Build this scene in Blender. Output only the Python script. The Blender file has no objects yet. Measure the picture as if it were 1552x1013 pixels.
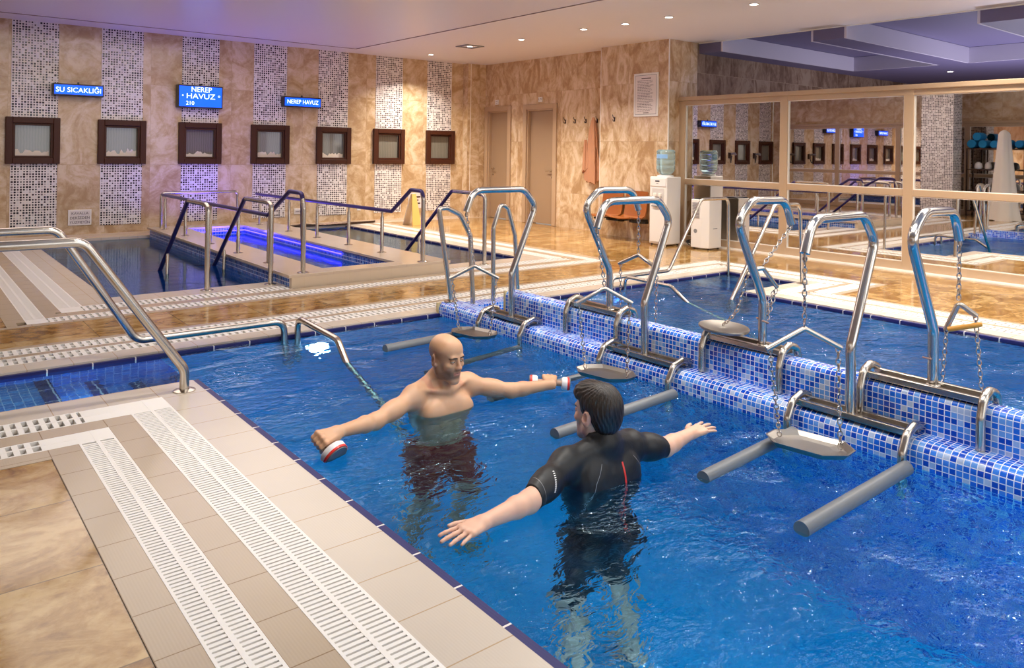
import bpy, bmesh, math, random
import numpy as np
from mathutils import Vector, Matrix
random.seed(7); np.random.seed(7)
C = bpy.context.scene.collection
S = bpy.context.scene
PI = math.pi

# ------------------------------------------------------------------ camera
cam_d = bpy.data.cameras.new('camera'); cam = bpy.data.objects.new('camera', cam_d); C.objects.link(cam); S.camera = cam
W_, H_ = 1552.0, 1013.0
F_, CX_, CY_ = 1166.2, 776.0, 228.1
YAW, ROLL = math.radians(38.80), math.radians(0.85)
cam_d.sensor_fit = 'HORIZONTAL'; cam_d.sensor_width = 36.0
cam_d.lens = F_ / W_ * 36.0
cam_d.shift_x = 0.0
cam_d.shift_y = -((H_ / 2) - CY_) / W_
fwd = Vector((math.sin(YAW), math.cos(YAW), 0)); right = Vector((math.cos(YAW), -math.sin(YAW), 0)); up = Vector((0, 0, 1))
r2 = math.cos(ROLL) * right + math.sin(ROLL) * up; u2 = -math.sin(ROLL) * right + math.cos(ROLL) * up
m = Matrix((r2, u2, -fwd)).transposed().to_4x4(); m.translation = Vector((0, 0, 1.35)); cam.matrix_world = m
cam_d.clip_start = 0.05; cam_d.clip_end = 100

# ------------------------------------------------------------------ colour management, integrator, world
S.view_settings.view_transform = 'Standard'; S.view_settings.look = 'None'; S.view_settings.gamma = 1.0
S.view_settings.use_curve_mapping = False
S.view_settings.exposure = 0.26
cy = S.cycles
cy.use_denoising = True; cy.max_bounces = 12; cy.diffuse_bounces = 5; cy.glossy_bounces = 6; cy.transmission_bounces = 8
cy.transparent_max_bounces = 12; cy.volume_bounces = 0; cy.sample_clamp_indirect = 4.0; cy.sample_clamp_direct = 0.0
cy.caustics_reflective = False; cy.caustics_refractive = True; cy.blur_glossy = 0.5
w = bpy.data.worlds.new('world'); S.world = w; w.use_nodes = True
w.node_tree.nodes['Background'].inputs[0].default_value = (1.0, 0.93, 0.85, 1); w.node_tree.nodes['Background'].inputs[1].default_value = 0.35

CEIL = 3.06
def area(name, loc, size, power, color=(1, .9, .78), rot=(0, 0, 0), shape='DISK', spread=PI, sy=None):
    l = bpy.data.lights.new(name, 'AREA'); l.shape = shape; l.size = size
    if sy: l.size_y = sy
    l.energy = power; l.color = color; l.spread = spread
    o = bpy.data.objects.new(name, l); C.objects.link(o); o.location = loc; o.rotation_euler = rot
    return o
WARM = (1.0, 0.90, 0.77)
# large ceiling panels added out of view to brighten the exercise pools (built further down)
FILL_PANELS = [(2.5, 1.6, 1.6, 2.6), (5.2, 1.6, 1.6, 2.6), (2.5, -2.0, 1.6, 2.6), (5.2, -2.0, 1.6, 2.6), (8.0, 0.6, 0.6, 3.4)]
for (x, y, sx, sy) in FILL_PANELS:
    area('panel_light', (x, y, CEIL - .035), sx, 25 * sx * sy / 4.2, (1.0, .97, .92), shape='RECTANGLE', sy=sy)
# added soft fill from behind the camera, given as window daylight
area('window_light', (4.0, -3.85, 1.6), 8.0, 45, (.95, .97, 1.0), (PI / 2, 0, 0), 'RECTANGLE', sy=1.9)

# ------------------------------------------------------------------ materials
MATS = {}
def N(nt, t, **kw):
    n = nt.nodes.new(t)
    for k, v in kw.items():
        if k.startswith('i_'):
            key = k[2:]; key = int(key) if key.isdigit() else key
            n.inputs[key].default_value = v
        else: setattr(n, k, v)
    return n
def newmat(name):
    mt = bpy.data.materials.new(name); mt.use_nodes = True; MATS[name] = mt
    return mt, mt.node_tree, mt.node_tree.nodes['Principled BSDF']
def c4(c): return (c[0], c[1], c[2], 1)
def plain(name, col, rough=.5, metal=0, spec=.5, **kw):
    mt, nt, b = newmat(name)
    b.inputs['Base Color'].default_value = c4(col); b.inputs['Roughness'].default_value = rough
    b.inputs['Metallic'].default_value = metal; b.inputs['Specular IOR Level'].default_value = spec
    for k, v in kw.items(): b.inputs[k.replace('_', ' ')].default_value = v
    return mt
def emis(name, col, st, base=(0, 0, 0)):
    mt, nt, b = newmat(name)
    b.inputs['Base Color'].default_value = c4(base); b.inputs['Emission Color'].default_value = c4(col)
    b.inputs['Emission Strength'].default_value = st; return mt
def mth(nt, op, a, b=None, c=None):
    n = nt.nodes.new('ShaderNodeMath'); n.operation = op
    for i, v in enumerate((a, b, c)):
        if v is None: continue
        if isinstance(v, (int, float)): n.inputs[i].default_value = v
        else: nt.links.new(v, n.inputs[i])
    return n.outputs[0]
def ramp(nt, fac, stops, const=False):
    n = nt.nodes.new('ShaderNodeValToRGB'); e = n.color_ramp
    if const: e.interpolation = 'CONSTANT'
    while len(e.elements) < len(stops): e.elements.new(0.5)
    for el, (p, c) in zip(e.elements, stops): el.position = p; el.color = c4(c)
    nt.links.new(fac, n.inputs[0]); return n.outputs[0]
def mixc(nt, fac, a, b, mode='MIX'):
    n = nt.nodes.new('ShaderNodeMix'); n.data_type = 'RGBA'; n.blend_type = mode
    for sock, v in ((n.inputs[0], fac), (n.inputs[6], a), (n.inputs[7], b)):
        if isinstance(v, (int, float)): sock.default_value = v
        elif isinstance(v, tuple): sock.default_value = c4(v)
        else: nt.links.new(v, sock)
    return n.outputs[2]
def uvxy(nt):
    u = N(nt, 'ShaderNodeUVMap', uv_map='UVMap'); s = nt.nodes.new('ShaderNodeSeparateXYZ'); nt.links.new(u.outputs[0], s.inputs[0])
    return u.outputs[0], s.outputs[0], s.outputs[1]
def cellnoise(nt, x, y, pitch, off=0.0):
    fx = mth(nt, 'FLOOR', mth(nt, 'DIVIDE', x, pitch)); fy = mth(nt, 'FLOOR', mth(nt, 'DIVIDE', y, pitch))
    cb = nt.nodes.new('ShaderNodeCombineXYZ'); nt.links.new(fx, cb.inputs[0]); nt.links.new(fy, cb.inputs[1]); cb.inputs[2].default_value = off
    wn = nt.nodes.new('ShaderNodeTexWhiteNoise'); wn.noise_dimensions = '3D'; nt.links.new(cb.outputs[0], wn.inputs[0])
    return wn.outputs[0]
def edge(nt, x, pitch):  # 0 at tile middle, .5 at the joint
    return mth(nt, 'ABSOLUTE', mth(nt, 'SUBTRACT', mth(nt, 'FRACT', mth(nt, 'DIVIDE', x, pitch)), .5))
def mosaic(name, stops, pitch, grout, half=.43, rough=.12, jitter=0.0, bump=.3, py=None):
    mt, nt, b = newmat(name); vec, x, y = uvxy(nt); py = py or pitch
    cn = cellnoise(nt, x, y, pitch); col = ramp(nt, cn, stops, True)
    if jitter:
        sz = mth(nt, 'SUBTRACT', half, mth(nt, 'MULTIPLY', cellnoise(nt, x, y, pitch, 3.1), jitter))
    else: sz = half
    mx = mth(nt, 'MAXIMUM', edge(nt, x, pitch), edge(nt, y, pitch))
    if jitter:  # pebbly rounded chips
        ex = edge(nt, x, pitch); ey = edge(nt, y, pitch)
        mx = mth(nt, 'POWER', mth(nt, 'ADD', mth(nt, 'POWER', ex, 4.0), mth(nt, 'POWER', ey, 4.0)), .25)
    msk = mth(nt, 'LESS_THAN', mx, sz)
    nt.links.new(mixc(nt, msk, grout, col), b.inputs['Base Color'])
    nt.links.new(mth(nt, 'SUBTRACT', .6, mth(nt, 'MULTIPLY', msk, .6 - rough)), b.inputs['Roughness'])
    bp = N(nt, 'ShaderNodeBump'); bp.inputs['Strength'].default_value = bump; bp.inputs['Distance'].default_value = .002
    nt.links.new(msk, bp.inputs['Height']); nt.links.new(bp.outputs[0], b.inputs['Normal'])
    return mt, nt, b
def marble(name, c_dark, c_mid, c_lite, tx, ty, rough=.15, scale=1.0, joint=(.45, .33, .22), jw=.0035, stretch=(1, 1), coat=0.0, off=(0, 0), contrast=1.0):
    mt, nt, b = newmat(name); vec, x, y = uvxy(nt)
    if off != (0, 0): x = mth(nt, 'ADD', x, off[0]); y = mth(nt, 'ADD', y, off[1])
    cx_ = mth(nt, 'FLOOR', mth(nt, 'DIVIDE', x, tx)); cy_ = mth(nt, 'FLOOR', mth(nt, 'DIVIDE', y, ty))
    cb = nt.nodes.new('ShaderNodeCombineXYZ'); nt.links.new(cx_, cb.inputs[0]); nt.links.new(cy_, cb.inputs[1])
    wn = nt.nodes.new('ShaderNodeTexWhiteNoise'); nt.links.new(cb.outputs[0], wn.inputs[0])
    sc = nt.nodes.new('ShaderNodeVectorMath'); sc.operation = 'SCALE'; nt.links.new(wn.outputs[1], sc.inputs[0]); sc.inputs[3].default_value = 23.0
    ad = nt.nodes.new('ShaderNodeVectorMath'); ad.operation = 'ADD'; nt.links.new(vec, ad.inputs[0]); nt.links.new(sc.outputs[0], ad.inputs[1])
    mp = nt.nodes.new('ShaderNodeMapping'); mp.inputs['Scale'].default_value = (stretch[0], stretch[1], 1); nt.links.new(ad.outputs[0], mp.inputs[0])
    n1 = N(nt, 'ShaderNodeTexNoise'); n1.inputs['Scale'].default_value = 1.7 * scale; n1.inputs['Detail'].default_value = 9; n1.inputs['Roughness'].default_value = .62; n1.inputs['Distortion'].default_value = 1.6
    nt.links.new(mp.outputs[0], n1.inputs[0])
    n2 = N(nt, 'ShaderNodeTexNoise'); n2.inputs['Scale'].default_value = 9 * scale; n2.inputs['Detail'].default_value = 7; n2.inputs['Roughness'].default_value = .7; n2.inputs['Distortion'].default_value = .8
    nt.links.new(mp.outputs[0], n2.inputs[0])
    f = mth(nt, 'ADD', mth(nt, 'MULTIPLY', n1.outputs[0], .72), mth(nt, 'MULTIPLY', n2.outputs[0], .28))
    f = mth(nt, 'ADD', f, mth(nt, 'MULTIPLY', mth(nt, 'SUBTRACT', wn.outputs[0], .5), .07))
    d = .10 / contrast
    col = ramp(nt, f, [(.5 - d, c_dark), (.5, c_mid), (.5 + d, c_lite)])
    jm = mth(nt, 'MAXIMUM', mth(nt, 'GREATER_THAN', edge(nt, x, tx), .5 - jw / tx), mth(nt, 'GREATER_THAN', edge(nt, y, ty), .5 - jw / ty))
    nt.links.new(mixc(nt, mth(nt, 'MULTIPLY', jm, .8), col, joint), b.inputs['Base Color'])
    b.inputs['Roughness'].default_value = rough
    if coat: b.inputs['Coat Weight'].default_value = coat; b.inputs['Coat Roughness'].default_value = .04
    bp = N(nt, 'ShaderNodeBump'); bp.inputs['Strength'].default_value = .08; bp.inputs['Distance'].default_value = .003
    nt.links.new(n2.outputs[0], bp.inputs['Height']); nt.links.new(bp.outputs[0], b.inputs['Normal'])
    return mt
marble('wall_marble', (.46, .30, .155), (.60, .435, .265), (.72, .575, .415), .61, 1.22, rough=.16, scale=1.5, joint=(.42, .28, .17), jw=.002, off=(0, .17))
marble('wall_marble_tall', (.43, .265, .135), (.60, .43, .26), (.74, .59, .43), .61, .91, rough=.16, scale=1.4, joint=(.42, .28, .17), jw=.002, stretch=(1.5, .75), off=(.2, .3))
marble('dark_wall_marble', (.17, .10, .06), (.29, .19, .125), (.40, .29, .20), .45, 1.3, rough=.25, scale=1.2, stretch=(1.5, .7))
marble('floor_marble', (.20, .088, .022), (.385, .215, .07), (.54, .36, .16), .60, .572, rough=.09, scale=2.1, joint=(.12, .07, .035), jw=.0028, stretch=(.9, 1.15), off=(.055, .116), contrast=.85)
def tile_mat(name, col, px, py, joint=(.66, .52, .36), rough=.22, jw=.003, var=.04, ribs=0.0, off=(0, 0)):
    mt, nt, b = newmat(name); vec, x, y = uvxy(nt)
    if off != (0, 0): x = mth(nt, 'ADD', x, off[0]); y = mth(nt, 'ADD', y, off[1])
    jm = mth(nt, 'MAXIMUM', mth(nt, 'GREATER_THAN', edge(nt, x, px), .5 - jw / px), mth(nt, 'GREATER_THAN', edge(nt, y, py), .5 - jw / py))
    n = N(nt, 'ShaderNodeTexNoise'); n.inputs['Scale'].default_value = 3.0; n.inputs['Detail'].default_value = 5; nt.links.new(vec, n.inputs[0])
    base = mixc(nt, n.outputs[0], tuple(c * (1 - var * 2) for c in col), tuple(min(1, c * (1 + var)) for c in col))
    nt.links.new(mixc(nt, jm, base, joint), b.inputs['Base Color']); b.inputs['Roughness'].default_value = rough
    h = mth(nt, 'SUBTRACT', 1.0, jm)
    if ribs: h = mth(nt, 'ADD', h, mth(nt, 'MULTIPLY', mth(nt, 'SINE', mth(nt, 'MULTIPLY', x, 2 * PI / ribs)), .07))
    bp = N(nt, 'ShaderNodeBump'); bp.inputs['Strength'].default_value = .35; bp.inputs['Distance'].default_value = .002
    nt.links.new(h, bp.inputs['Height']); nt.links.new(bp.outputs[0], b.inputs['Normal'])
    return mt
tile_mat('coping_tile', (.61, .53, .445), .245, .245, ribs=.0095, off=(.10, .06), joint=(.46, .33, .20), jw=.0022)
tile_mat('deck_tile', (.47, .37, .265), .27, .24, ribs=.0095, off=(-.005, .02), joint=(.27, .18, .10), jw=.0022)
tile_mat('cream_slab', (.66, .53, .41), .30, .30, ribs=0, rough=.12)
tile_mat('navy_trim', (.008, .008, .11), .245, .245, joint=(.75, .70, .66), rough=.55, jw=.004, ribs=.0095, off=(.0, .0))
BL = [(0, (.006, .07, .55)), (.25, (.015, .15, .75)), (.50, (.05, .24, .84)), (.70, (.15, .37, .86)), (.84, (.33, .50, .86)), (.93, (.50, .60, .82))]
mosaic('blue_mosaic', BL, .0272, (.84, .85, .95), half=.43)
mosaic('pool_mosaic', [(0, (.0, .44, .84)), (.3, (.0, .52, .90)), (.6, (.01, .58, .93)), (.85, (.03, .64, .95))], .0272, (.12, .72, .95), half=.45, rough=.3)
mosaic('dark_pool_mosaic', [(0, (.01, .03, .15)), (.3, (.015, .05, .20)), (.6, (.02, .07, .27)), (.85, (.04, .11, .33))], .0272, (.09, .13, .28), half=.45, rough=.3)
mosaic('step_mosaic', [(0, (.02, .17, .56)), (.5, (.03, .24, .68)), (.8, (.05, .32, .76))], .048, (.55, .72, .88), half=.46, rough=.3)
def wall_mosaic(name, silver):
    stops = [(0, (.02, .012, .02)), (.5, (.06, .035, .045)), (.66, (.22, .17, .18)), (.74, (.5, .45, .46)), (.84, silver)]
    mt, nt, b = mosaic(name, stops, .036, (.82, .76, .73), half=.385, rough=.08, jitter=.13, bump=.5)
    return mt
wall_mosaic('stripe_mosaic', (.75, .72, .74))
plain('ceiling_paint', (.82, .80, .82), .45)
plain('ceiling_gloss', (.82, .80, .85), .28)
plain('coffer_paint', (.62, .58, .68), .6)
plain('coffer_dark', (.15, .13, .24), .6)
plain('wood_frame', (.060, .018, .009), .38, spec=.25)
plain('door_wood', (.35, .235, .145), .4)
plain('partition_wood', (.46, .32, .205), .38)
plain('chrome', (.62, .58, .53), .17, 1.0)
plain('steel', (.54, .49, .43), .22, 1.0)
plain('steel_plate', (.30, .275, .25), .33, 1.0)
plain('blue_rail', (.045, .03, .14), .28, .35)
plain('chain_steel', (.55, .50, .46), .22, 1.0)
plain('white_plastic', (.80, .78, .76), .3)
plain('grate_white', (.84, .81, .77), .35)
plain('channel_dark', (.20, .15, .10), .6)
plain('channel_near', (.52, .49, .47), .6)
plain('white_trim', (.88, .84, .78), .3)
plain('black_plastic', (.012, .012, .014), .35)
plain('grey_plastic', (.25, .25, .26), .4)
plain('paper', (.78, .72, .70), .5)
plain('ink', (.10, .07, .08), .6)
plain('orange_seat', (.32, .095, .018), .35)
plain('robe_cloth', (.50, .24, .13), .85)
plain('white_cloth', (.78, .71, .62), .85)
plain('mirror', (.86, .83, .80), .012, 1.0)
plain('blue_towel', (.005, .22, .50), .8)
plain('yellow_plastic', (.78, .52, .16), .4)
plain('orange_grip', (.85, .38, .06), .45)
plain('foam_grey', (.15, .16, .175), .4)
plain('foam_white', (.80, .78, .78), .5)
plain('red_plastic', (.72, .03, .02), .35)
plain('beige_grip', (.42, .27, .20), .5)
plain('hook_metal', (.08, .05, .04), .3, .8)
emis('led_blue', (.0, .06, 1.0), 2.6); emis('led_text', (.75, .88, 1.0), 2.0)
emis('lamp_glow', (1, .93, .82), 14.0); emis('panel_glow', (1, .95, .88), 1.6)
emis('pool_lamp_glow', (.75, .8, 1.0), 14.0); emis('blue_strip_glow', (.05, .03, 1.0), 9.0)
emis('daylight_pane', (.9, .95, 1.0), 1.2)
mt = plain('bottle_blue', (.55, .80, .88), .06); mt.node_tree.nodes['Principled BSDF'].inputs['Transmission Weight'].default_value = .75
mt, nt, b = newmat('window_glass')
b.inputs['Base Color'].default_value = (.24, .235, .20, 1); b.inputs['Roughness'].default_value = .06; b.inputs['Specular IOR Level'].default_value = .8
u = N(nt, 'ShaderNodeTexCoord'); wv = N(nt, 'ShaderNodeTexWave'); wv.inputs['Scale'].default_value = 9; wv.inputs['Distortion'].default_value = 2.5; wv.inputs['Detail'].default_value = 3
nt.links.new(u.outputs['Object'], wv.inputs[0])
nt.links.new(ramp(nt, wv.outputs[1], [(0, (.155, .15, .125)), (1, (.20, .19, .16))]), b.inputs['Base Color'])

# water: refractive, rippled, tinted by absorption in its volume
def water_mat(name, absorb, dens, b1=.35, b2=.25, s1=2.6, s2=11.0, ior=1.22, chop=0.0, rgh=0.0):
    mt = bpy.data.materials.new(name); mt.use_nodes = True; MATS[name] = mt; nt = mt.node_tree
    nt.nodes.remove(nt.nodes['Principled BSDF']); out = nt.nodes['Material Output']
    g = N(nt, 'ShaderNodeBsdfGlossy'); g.inputs['Color'].default_value = (.72, .92, 1.0, 1); g.inputs['Roughness'].default_value = rgh; rf = N(nt, 'ShaderNodeBsdfRefraction'); rf.inputs['IOR'].default_value = ior; rf.inputs['Color'].default_value = (.62, .92, .99, 1); rf.inputs['Roughness'].default_value = 0.0; fn = N(nt, 'ShaderNodeFresnel'); fn.inputs['IOR'].default_value = ior
    tc = N(nt, 'ShaderNodeTexCoord')
    mp = N(nt, 'ShaderNodeMapping'); mp.inputs['Rotation'].default_value = (0, 0, .35); mp.inputs['Scale'].default_value = (1, 1.5, 1); nt.links.new(tc.outputs['Object'], mp.inputs[0])
    n1 = N(nt, 'ShaderNodeTexNoise'); n1.inputs['Scale'].default_value = s1; n1.inputs['Detail'].default_value = 3; n1.inputs['Distortion'].default_value = 1.2; nt.links.new(mp.outputs[0], n1.inputs[0])
    n2 = N(nt, 'ShaderNodeTexNoise'); n2.inputs['Scale'].default_value = s2; n2.inputs['Detail'].default_value = 3; n2.inputs['Distortion'].default_value = .9; nt.links.new(mp.outputs[0], n2.inputs[0])
    bp1 = N(nt, 'ShaderNodeBump'); bp1.inputs['Strength'].default_value = 1.0; bp1.inputs['Distance'].default_value = b1 * .06; nt.links.new(n1.outputs[0], bp1.inputs['Height'])
    bp2 = N(nt, 'ShaderNodeBump'); bp2.inputs['Strength'].default_value = 1.0; bp2.inputs['Distance'].default_value = b2 * .02; nt.links.new(n2.outputs[0], bp2.inputs['Height']); nt.links.new(bp1.outputs[0], bp2.inputs['Normal'])
    last = bp2.outputs[0]
    if chop:   # small steep wavelets in patches
        n3 = N(nt, 'ShaderNodeTexNoise'); n3.inputs['Scale'].default_value = 30; n3.inputs['Detail'].default_value = 2; nt.links.new(mp.outputs[0], n3.inputs[0])
        n4 = N(nt, 'ShaderNodeTexNoise'); n4.inputs['Scale'].default_value = 1.9; n4.inputs['Detail'].default_value = 2; nt.links.new(mp.outputs[0], n4.inputs[0])
        pm = nt.nodes.new('ShaderNodeMapRange'); pm.inputs[1].default_value = .50; pm.inputs[2].default_value = .66; nt.links.new(n4.outputs[0], pm.inputs[0])
        bp3 = N(nt, 'ShaderNodeBump'); bp3.inputs['Strength'].default_value = 1.0; bp3.inputs['Distance'].default_value = chop
        nt.links.new(mth(nt, 'MULTIPLY', n3.outputs[0], pm.outputs[0]), bp3.inputs['Height']); nt.links.new(last, bp3.inputs['Normal']); last = bp3.outputs[0]
    nt.links.new(last, g.inputs['Normal'])
    nt.links.new(bp2.outputs[0], rf.inputs['Normal']); nt.links.new(bp2.outputs[0], fn.inputs['Normal'])
    mx = N(nt, 'ShaderNodeMixShader'); nt.links.new(fn.outputs[0], mx.inputs[0]); nt.links.new(rf.outputs[0], mx.inputs[1]); nt.links.new(g.outputs[0], mx.inputs[2]); nt.links.new(mx.outputs[0], out.inputs['Surface'])
    va = N(nt, 'ShaderNodeVolumeAbsorption'); va.inputs['Color'].default_value = c4(absorb); va.inputs['Density'].default_value = dens
    nt.links.new(va.outputs[0], out.inputs['Volume'])
    return mt
water_mat('pool_water', (.02, .62, .90), .25, b1=.20, b2=.42, chop=.045, rgh=.065)
water_mat('calm_water', (.05, .55, .92), .8, b1=.04, b2=.05, s2=14, ior=1.33)
water_mat('step_water', (.04, .60, .92), .4, b1=.10, b2=.12, s2=14, ior=1.22)

# ------------------------------------------------------------------ geometry helpers
def G(): return ([], [], [])   # verts, faces, per-face-corner uv (or None)
def add(g, vs, fs, uv=None):
    o = len(g[0]); g[0].extend([tuple(v) for v in vs])
    for i, f in enumerate(fs):
        g[1].append([o + k for k in f]); g[2].append(uv[i] if uv else None)
    return g
def box(g, x0, x1, y0, y1, z0, z1):
    return add(g, [(x0, y0, z0), (x1, y0, z0), (x1, y1, z0), (x0, y1, z0), (x0, y0, z1), (x1, y0, z1), (x1, y1, z1), (x0, y1, z1)],
               [(0, 3, 2, 1), (4, 5, 6, 7), (0, 1, 5, 4), (1, 2, 6, 5), (2, 3, 7, 6), (3, 0, 4, 7)])
def boxes(*bs):
    g = G()
    for b_ in bs: box(g, *b_)
    return g
def fillet(pts, rad, n=6):
    pts = [Vector(p) for p in pts]; out = [pts[0]]
    for i in range(1, len(pts) - 1):
        a, p, b_ = pts[i - 1], pts[i], pts[i + 1]; d1 = (a - p); d2 = (b_ - p); l1, l2 = d1.length, d2.length
        d1.normalize(); d2.normalize(); r = rad[i] if isinstance(rad, (list, tuple)) else rad
        ang = d1.angle(d2)
        if ang > PI - .05: out.append(p); continue
        t = min(r / math.tan(ang / 2), l1 * .49, l2 * .49)
        A, B = p + d1 * t, p + d2 * t
        for k in range(n + 1):
            s = k / n; out.append((1 - s) ** 2 * A + 2 * s * (1 - s) * p + s * s * B)
    out.append(pts[-1]); return out
def sweep(g, pts, r, n=12, cap=True, closed=False):
    pts = [Vector(p) for p in pts]; m_ = len(pts); vs = []; fs = []
    def tan(i):
        if closed: return (pts[(i + 1) % m_] - pts[i - 1]).normalized()
        if i == 0: return (pts[1] - pts[0]).normalized()
        if i == m_ - 1: return (pts[-1] - pts[-2]).normalized()
        return ((pts[i + 1] - pts[i]).normalized() + (pts[i] - pts[i - 1]).normalized()).normalized()
    t = tan(0); u_ = t.orthogonal().normalized(); rr = r if isinstance(r, (list, tuple)) else [r] * m_
    for i in range(m_):
        t2 = tan(i); u_ = (u_ - t2 * u_.dot(t2)).normalized(); v_ = t2.cross(u_)
        for k in range(n):
            a = 2 * PI * k / n; vs.append(pts[i] + (u_ * math.cos(a) + v_ * math.sin(a)) * rr[i])
    for i in range(m_ - (0 if closed else 1)):
        j = (i + 1) % m_
        for k in range(n):
            k2 = (k + 1) % n; fs.append((i * n + k, i * n + k2, j * n + k2, j * n + k))
    if cap and not closed:
        fs.append(tuple(range(n))[::-1]); fs.append(tuple((m_ - 1) * n + k for k in range(n)))
    return add(g, vs, fs)
def tube(pts, r, rad=.06, n=14, g=None):
    return sweep(g if g else G(), fillet(pts, rad), r, n)
def lathe(g, prof, c, axis=(0, 0, 1), n=24):
    ax = Vector(axis).normalized(); u_ = ax.orthogonal().normalized(); v_ = ax.cross(u_); c = Vector(c); vs = []; fs = []
    for (r, h) in prof:
        for k in range(n):
            a = 2 * PI * k / n; vs.append(c + ax * h + (u_ * math.cos(a) + v_ * math.sin(a)) * max(r, 1e-4))
    for i in range(len(prof) - 1):
        for k in range(n):
            k2 = (k + 1) % n; fs.append((i * n + k, i * n + k2, (i + 1) * n + k2, (i + 1) * n + k))
    fs.append(tuple(range(n))[::-1]); fs.append(tuple((len(prof) - 1) * n + k for k in range(n)))
    return add(g, vs, fs)
def extrude_profile(g, prof, axis, a0, a1, caps=True):
    """prof: list of (u, z); extruded along 'y' (u = x) or 'x' (u = y); uv follows the arc length"""
    L = [0]
    for i in range(1, len(prof)): L.append(L[-1] + math.dist(prof[i], prof[i - 1]))
    def P(a, p): return (p[0], a, p[1]) if axis == 'y' else (a, p[0], p[1])
    n = len(prof); vs = [P(a0, p) for p in prof] + [P(a1, p) for p in prof]; fs = []; uv = []
    for i in range(n - 1):
        fs.append((i, i + 1, n + i + 1, n + i)); uv.append([(a0, L[i]), (a0, L[i + 1]), (a1, L[i + 1]), (a1, L[i])])
    add(g, vs, fs, uv)
    if caps:
        add(g, [P(a0, p) for p in prof], [tuple(range(n))]); add(g, [P(a1, p) for p in prof], [tuple(range(n))[::-1]])
    return g
def mesh(name, g, mat, smooth=None, bevel=0):
    me = bpy.data.meshes.new(name); me.from_pydata(g[0], [], g[1]); me.update()
    return me
def obj(name, g, mat, parent=None, smooth=False, bevel=0.0, kind=None, label=None, cat=None, group=None, origin=None, segs=2):
    V = g[0]; xs = [v[0] for v in V]; ys = [v[1] for v in V]; zs = [v[2] for v in V]
    if parent is not None:
        org = Vector((0, 0, 0)); p = parent
        while p is not None: org += p.location; p = p.parent
    elif origin is not None: org = Vector(origin)
    else: org = Vector(((min(xs) + max(xs)) / 2, (min(ys) + max(ys)) / 2, min(zs)))
    me = bpy.data.meshes.new(name); me.from_pydata([tuple(Vector(v) - org) for v in V], [], g[1]); me.update()
    bm = bmesh.new(); bm.from_mesh(me)
    uvl = bm.loops.layers.uv.new('UVMap'); bm.faces.ensure_lookup_table(); bm.normal_update()
    for i, f in enumerate(bm.faces):
        u_ = g[2][i] if i < len(g[2]) else None; nn = f.normal
        for k, lp in enumerate(f.loops):
            if u_: lp[uvl].uv = u_[k]; continue
            co = lp.vert.co + org
            if abs(nn.z) >= max(abs(nn.x), abs(nn.y)): lp[uvl].uv = (co.x, co.y)
            elif abs(nn.x) > abs(nn.y): lp[uvl].uv = (co.y, co.z)
            else: lp[uvl].uv = (co.x, co.z)
    if not any(g[2]): bmesh.ops.recalc_face_normals(bm, faces=bm.faces)
    if bevel:
        es = [e for e in bm.edges if len(e.link_faces) == 2 and e.calc_face_angle(0) > .6]
        bmesh.ops.bevel(bm, geom=es, offset=bevel, segments=segs, affect='EDGES', profile=.5)
    bm.to_mesh(me); bm.free()
    if smooth:
        me.polygons.foreach_set('use_smooth', [True] * len(me.polygons))
        try: me.set_sharp_from_angle(angle=math.radians(45 if smooth is True else smooth))
        except Exception: pass
    o = bpy.data.objects.new(name, me); C.objects.link(o); me.materials.append(MATS[mat] if isinstance(mat, str) else mat)
    if parent is not None: o.parent = parent; o.location = (0, 0, 0)
    else: o.location = org
    tag(o, label, cat, group, kind); return o
def tag(o, label=None, cat=None, group=None, kind=None):
    if label: o['label'] = label
    if cat: o['category'] = cat
    if group: o['group'] = group
    if kind: o['kind'] = kind
    return o
def thing(name, loc, label, cat, group=None):
    o = bpy.data.objects.new(name, None); C.objects.link(o); o.location = loc; o.empty_display_size = .1
    return tag(o, label, cat, group)
def struct(name, g, mat, **kw): return obj(name, g, mat, kind='structure', **kw)
def text_obj(name, s, size, loc, rot, mat, parent, align='CENTER', ext=.001, sx=1.0):
    cu = bpy.data.curves.new(name, 'FONT'); cu.body = s; cu.size = size; cu.align_x = align; cu.align_y = 'CENTER'; cu.extrude = ext; cu.resolution_u = 3
    tmp = bpy.data.objects.new(name + '_tmp', cu); C.objects.link(tmp)
    dg = bpy.context.evaluated_depsgraph_get(); dg.update(); me = bpy.data.meshes.new_from_object(tmp.evaluated_get(dg)); bpy.data.objects.remove(tmp)
    me.transform(Matrix.Diagonal((sx, 1, 1, 1)))
    o = bpy.data.objects.new(name, me); C.objects.link(o); me.materials.clear(); me.materials.append(MATS[mat])
    o.parent = parent; o.location = Vector(loc) - (parent.location if parent else Vector()); o.rotation_euler = rot
    return o

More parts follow.
